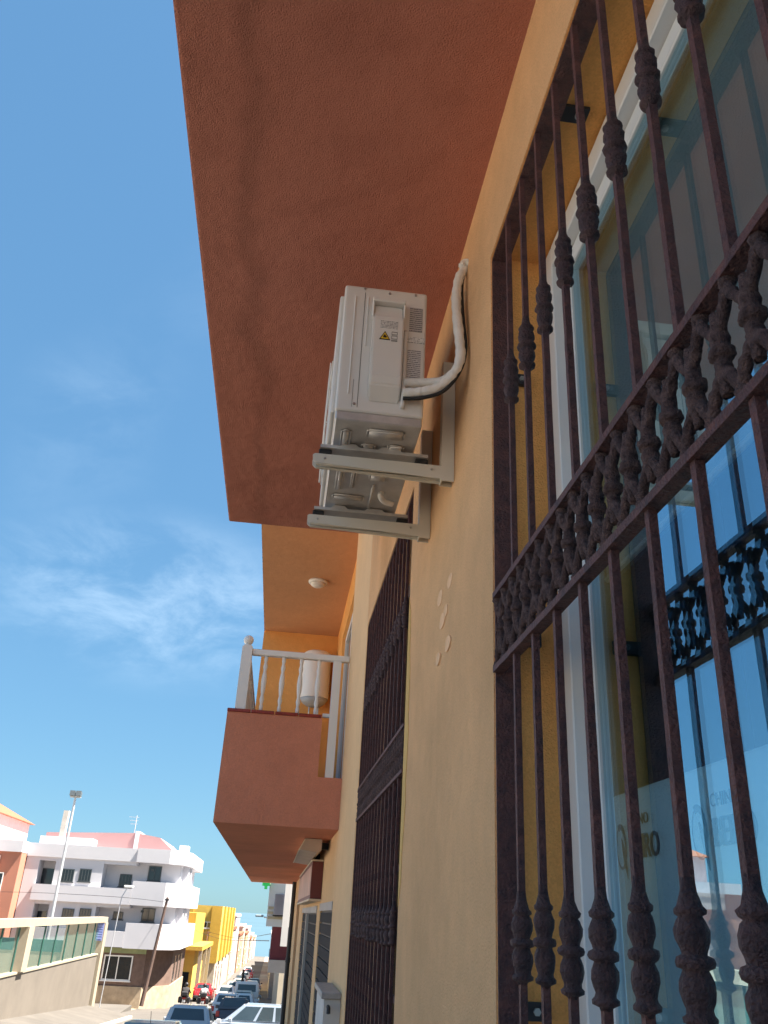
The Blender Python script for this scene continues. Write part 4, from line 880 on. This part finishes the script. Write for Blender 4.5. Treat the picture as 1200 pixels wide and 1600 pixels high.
# two motorcyclists
def biker(x, y, col, jac, label_b, label_p):
    t = thing('motorcycle', label_b, 'motorcycle', (x, y, ground_z(y)), 'motorcycles in the street')
    for yy in (-.68, .70):
        bm = bmesh.new(); tube(bm, [(0, yy+.27*math.cos(a), .31+.27*math.sin(a)) for a in [6.28318*k/20 for k in range(21)]], .055, 8); o = objl('wheel', bm, M_tyre, t)
        objl('hub', T([(-.07, yy, .31), (.07, yy, .31)], .12, 10), M_rim, t)
    objl('body', PR([(-.85, .78), (-.30, .74), (-.1, .62), (.0, .40), (.35, .36), (.5, .6), (.55, .95), (.25, 1.0), (-.05, .84), (-.75, .92)], 'x', -.15, .15), paint(col), t)
    objl('windshield', PR([(.50, .95), (.62, 1.0), (.42, 1.35), (.38, 1.32)], 'x', -.2, .2), M_cglass, t)
    objl('handlebar', T([(-.38, .30, 1.06), (-.2, .42, 1.03), (.2, .42, 1.03), (.38, .30, 1.06)], .018, 7), M_dark, t)
    objl('fork', T([(-.1, .70, .31), (-.08, .45, 1.0)], .03, 6), M_rim, t); objl('fork', T([(.1, .70, .31), (.08, .45, 1.0)], .03, 6), M_rim, t)
    objl('top_case', B((-.24, .24, -1.05, -.68, .95, 1.25), bev=.05), M_dark, t)
    for s in (-1, 1): objl('pannier', B((s*.33-.11, s*.33+.11, -.92, -.42, .50, .88), bev=.04), M_dark, t)
    objl('tail_light', B((-.12, .12, -1.0, -.90, .76, .86), bev=.015), M_tl, t); objl('number_plate', B((-.11, .11, -.97, -.95, .55, .70)), M_white, t)
    p = thing('person', label_p, 'person', (x, y, ground_z(y)), 'motorcycle riders')
    bm = bmesh.new(); sk = bm.verts.layers.skin.verify()
    def V(c, r): v = bm.verts.new(c); v[sk].radius = (r, r); return v
    pel = V((0, -.28, .93), .16); sp1 = V((0, -.26, 1.12), .17); ch = V((0, -.20, 1.32), .19); nk = V((0, -.15, 1.47), .075); hd = V((0, -.11, 1.60), .095); ht = V((0, -.10, 1.70), .09)
    for a, b in ((pel, sp1), (sp1, ch), (ch, nk), (nk, hd), (hd, ht)): bm.edges.new((a, b))
    pel[sk].use_root = True
    for s in (-1, 1):
        ps = ch
        for c, r in (((s*.21, -.18, 1.38), .085), ((s*.30, .02, 1.20), .062), ((s*.36, .24, 1.09), .048), ((s*.37, .31, 1.07), .042)): v = V(c, r); bm.edges.new((ps, v)); ps = v
        ps = pel
        for c, r in (((s*.14, -.22, .88), .11), ((s*.27, .16, .80), .088), ((s*.27, -.02, .42), .065), ((s*.25, -.06, .30), .05), ((s*.26, .12, .26), .045)): v = V(c, r); bm.edges.new((ps, v)); ps = v
    me = bpy.data.meshes.new('body'); bm.to_mesh(me); bm.free(); me.materials.append(jac)
    o = bpy.data.objects.new('body', me); C.objects.link(o); o.parent = p; o.modifiers.new('skin', 'SKIN').use_smooth_shade = True; o.modifiers.new('sub', 'SUBSURF').levels = 1
    bm = bmesh.new(); bmesh.ops.create_uvsphere(bm, u_segments=16, v_segments=12, radius=.145, matrix=Matrix.Translation((0, -.10, 1.66))); objl('helmet', bm, M_dark, p, True)
    objl('visor', PR([(.01, 1.60), (.05, 1.66), (.02, 1.73), (-.02, 1.73), (-.02, 1.60)], 'x', -.1, .1), M_cglass, p)
M_j1 = mat('dark_riding_suit', (.03, .028, .03), .8, var=.3, vscale=6); M_j2 = mat('grey_riding_suit', (.34, .33, .33), .8, var=.3, vscale=5)
biker(at(291, 1545, 75).x, 75, (.08, .03, .03), M_j1, 'dark motorcycle with panniers and lit tail light, left of the pair', 'rider in dark clothing and dark helmet on the left motorcycle')
biker(at(320, 1545, 74).x, 74, (.35, .03, .03), M_j2, 'red motorcycle with panniers, right of the pair', 'rider in pale grey jacket and dark helmet on the right motorcycle')
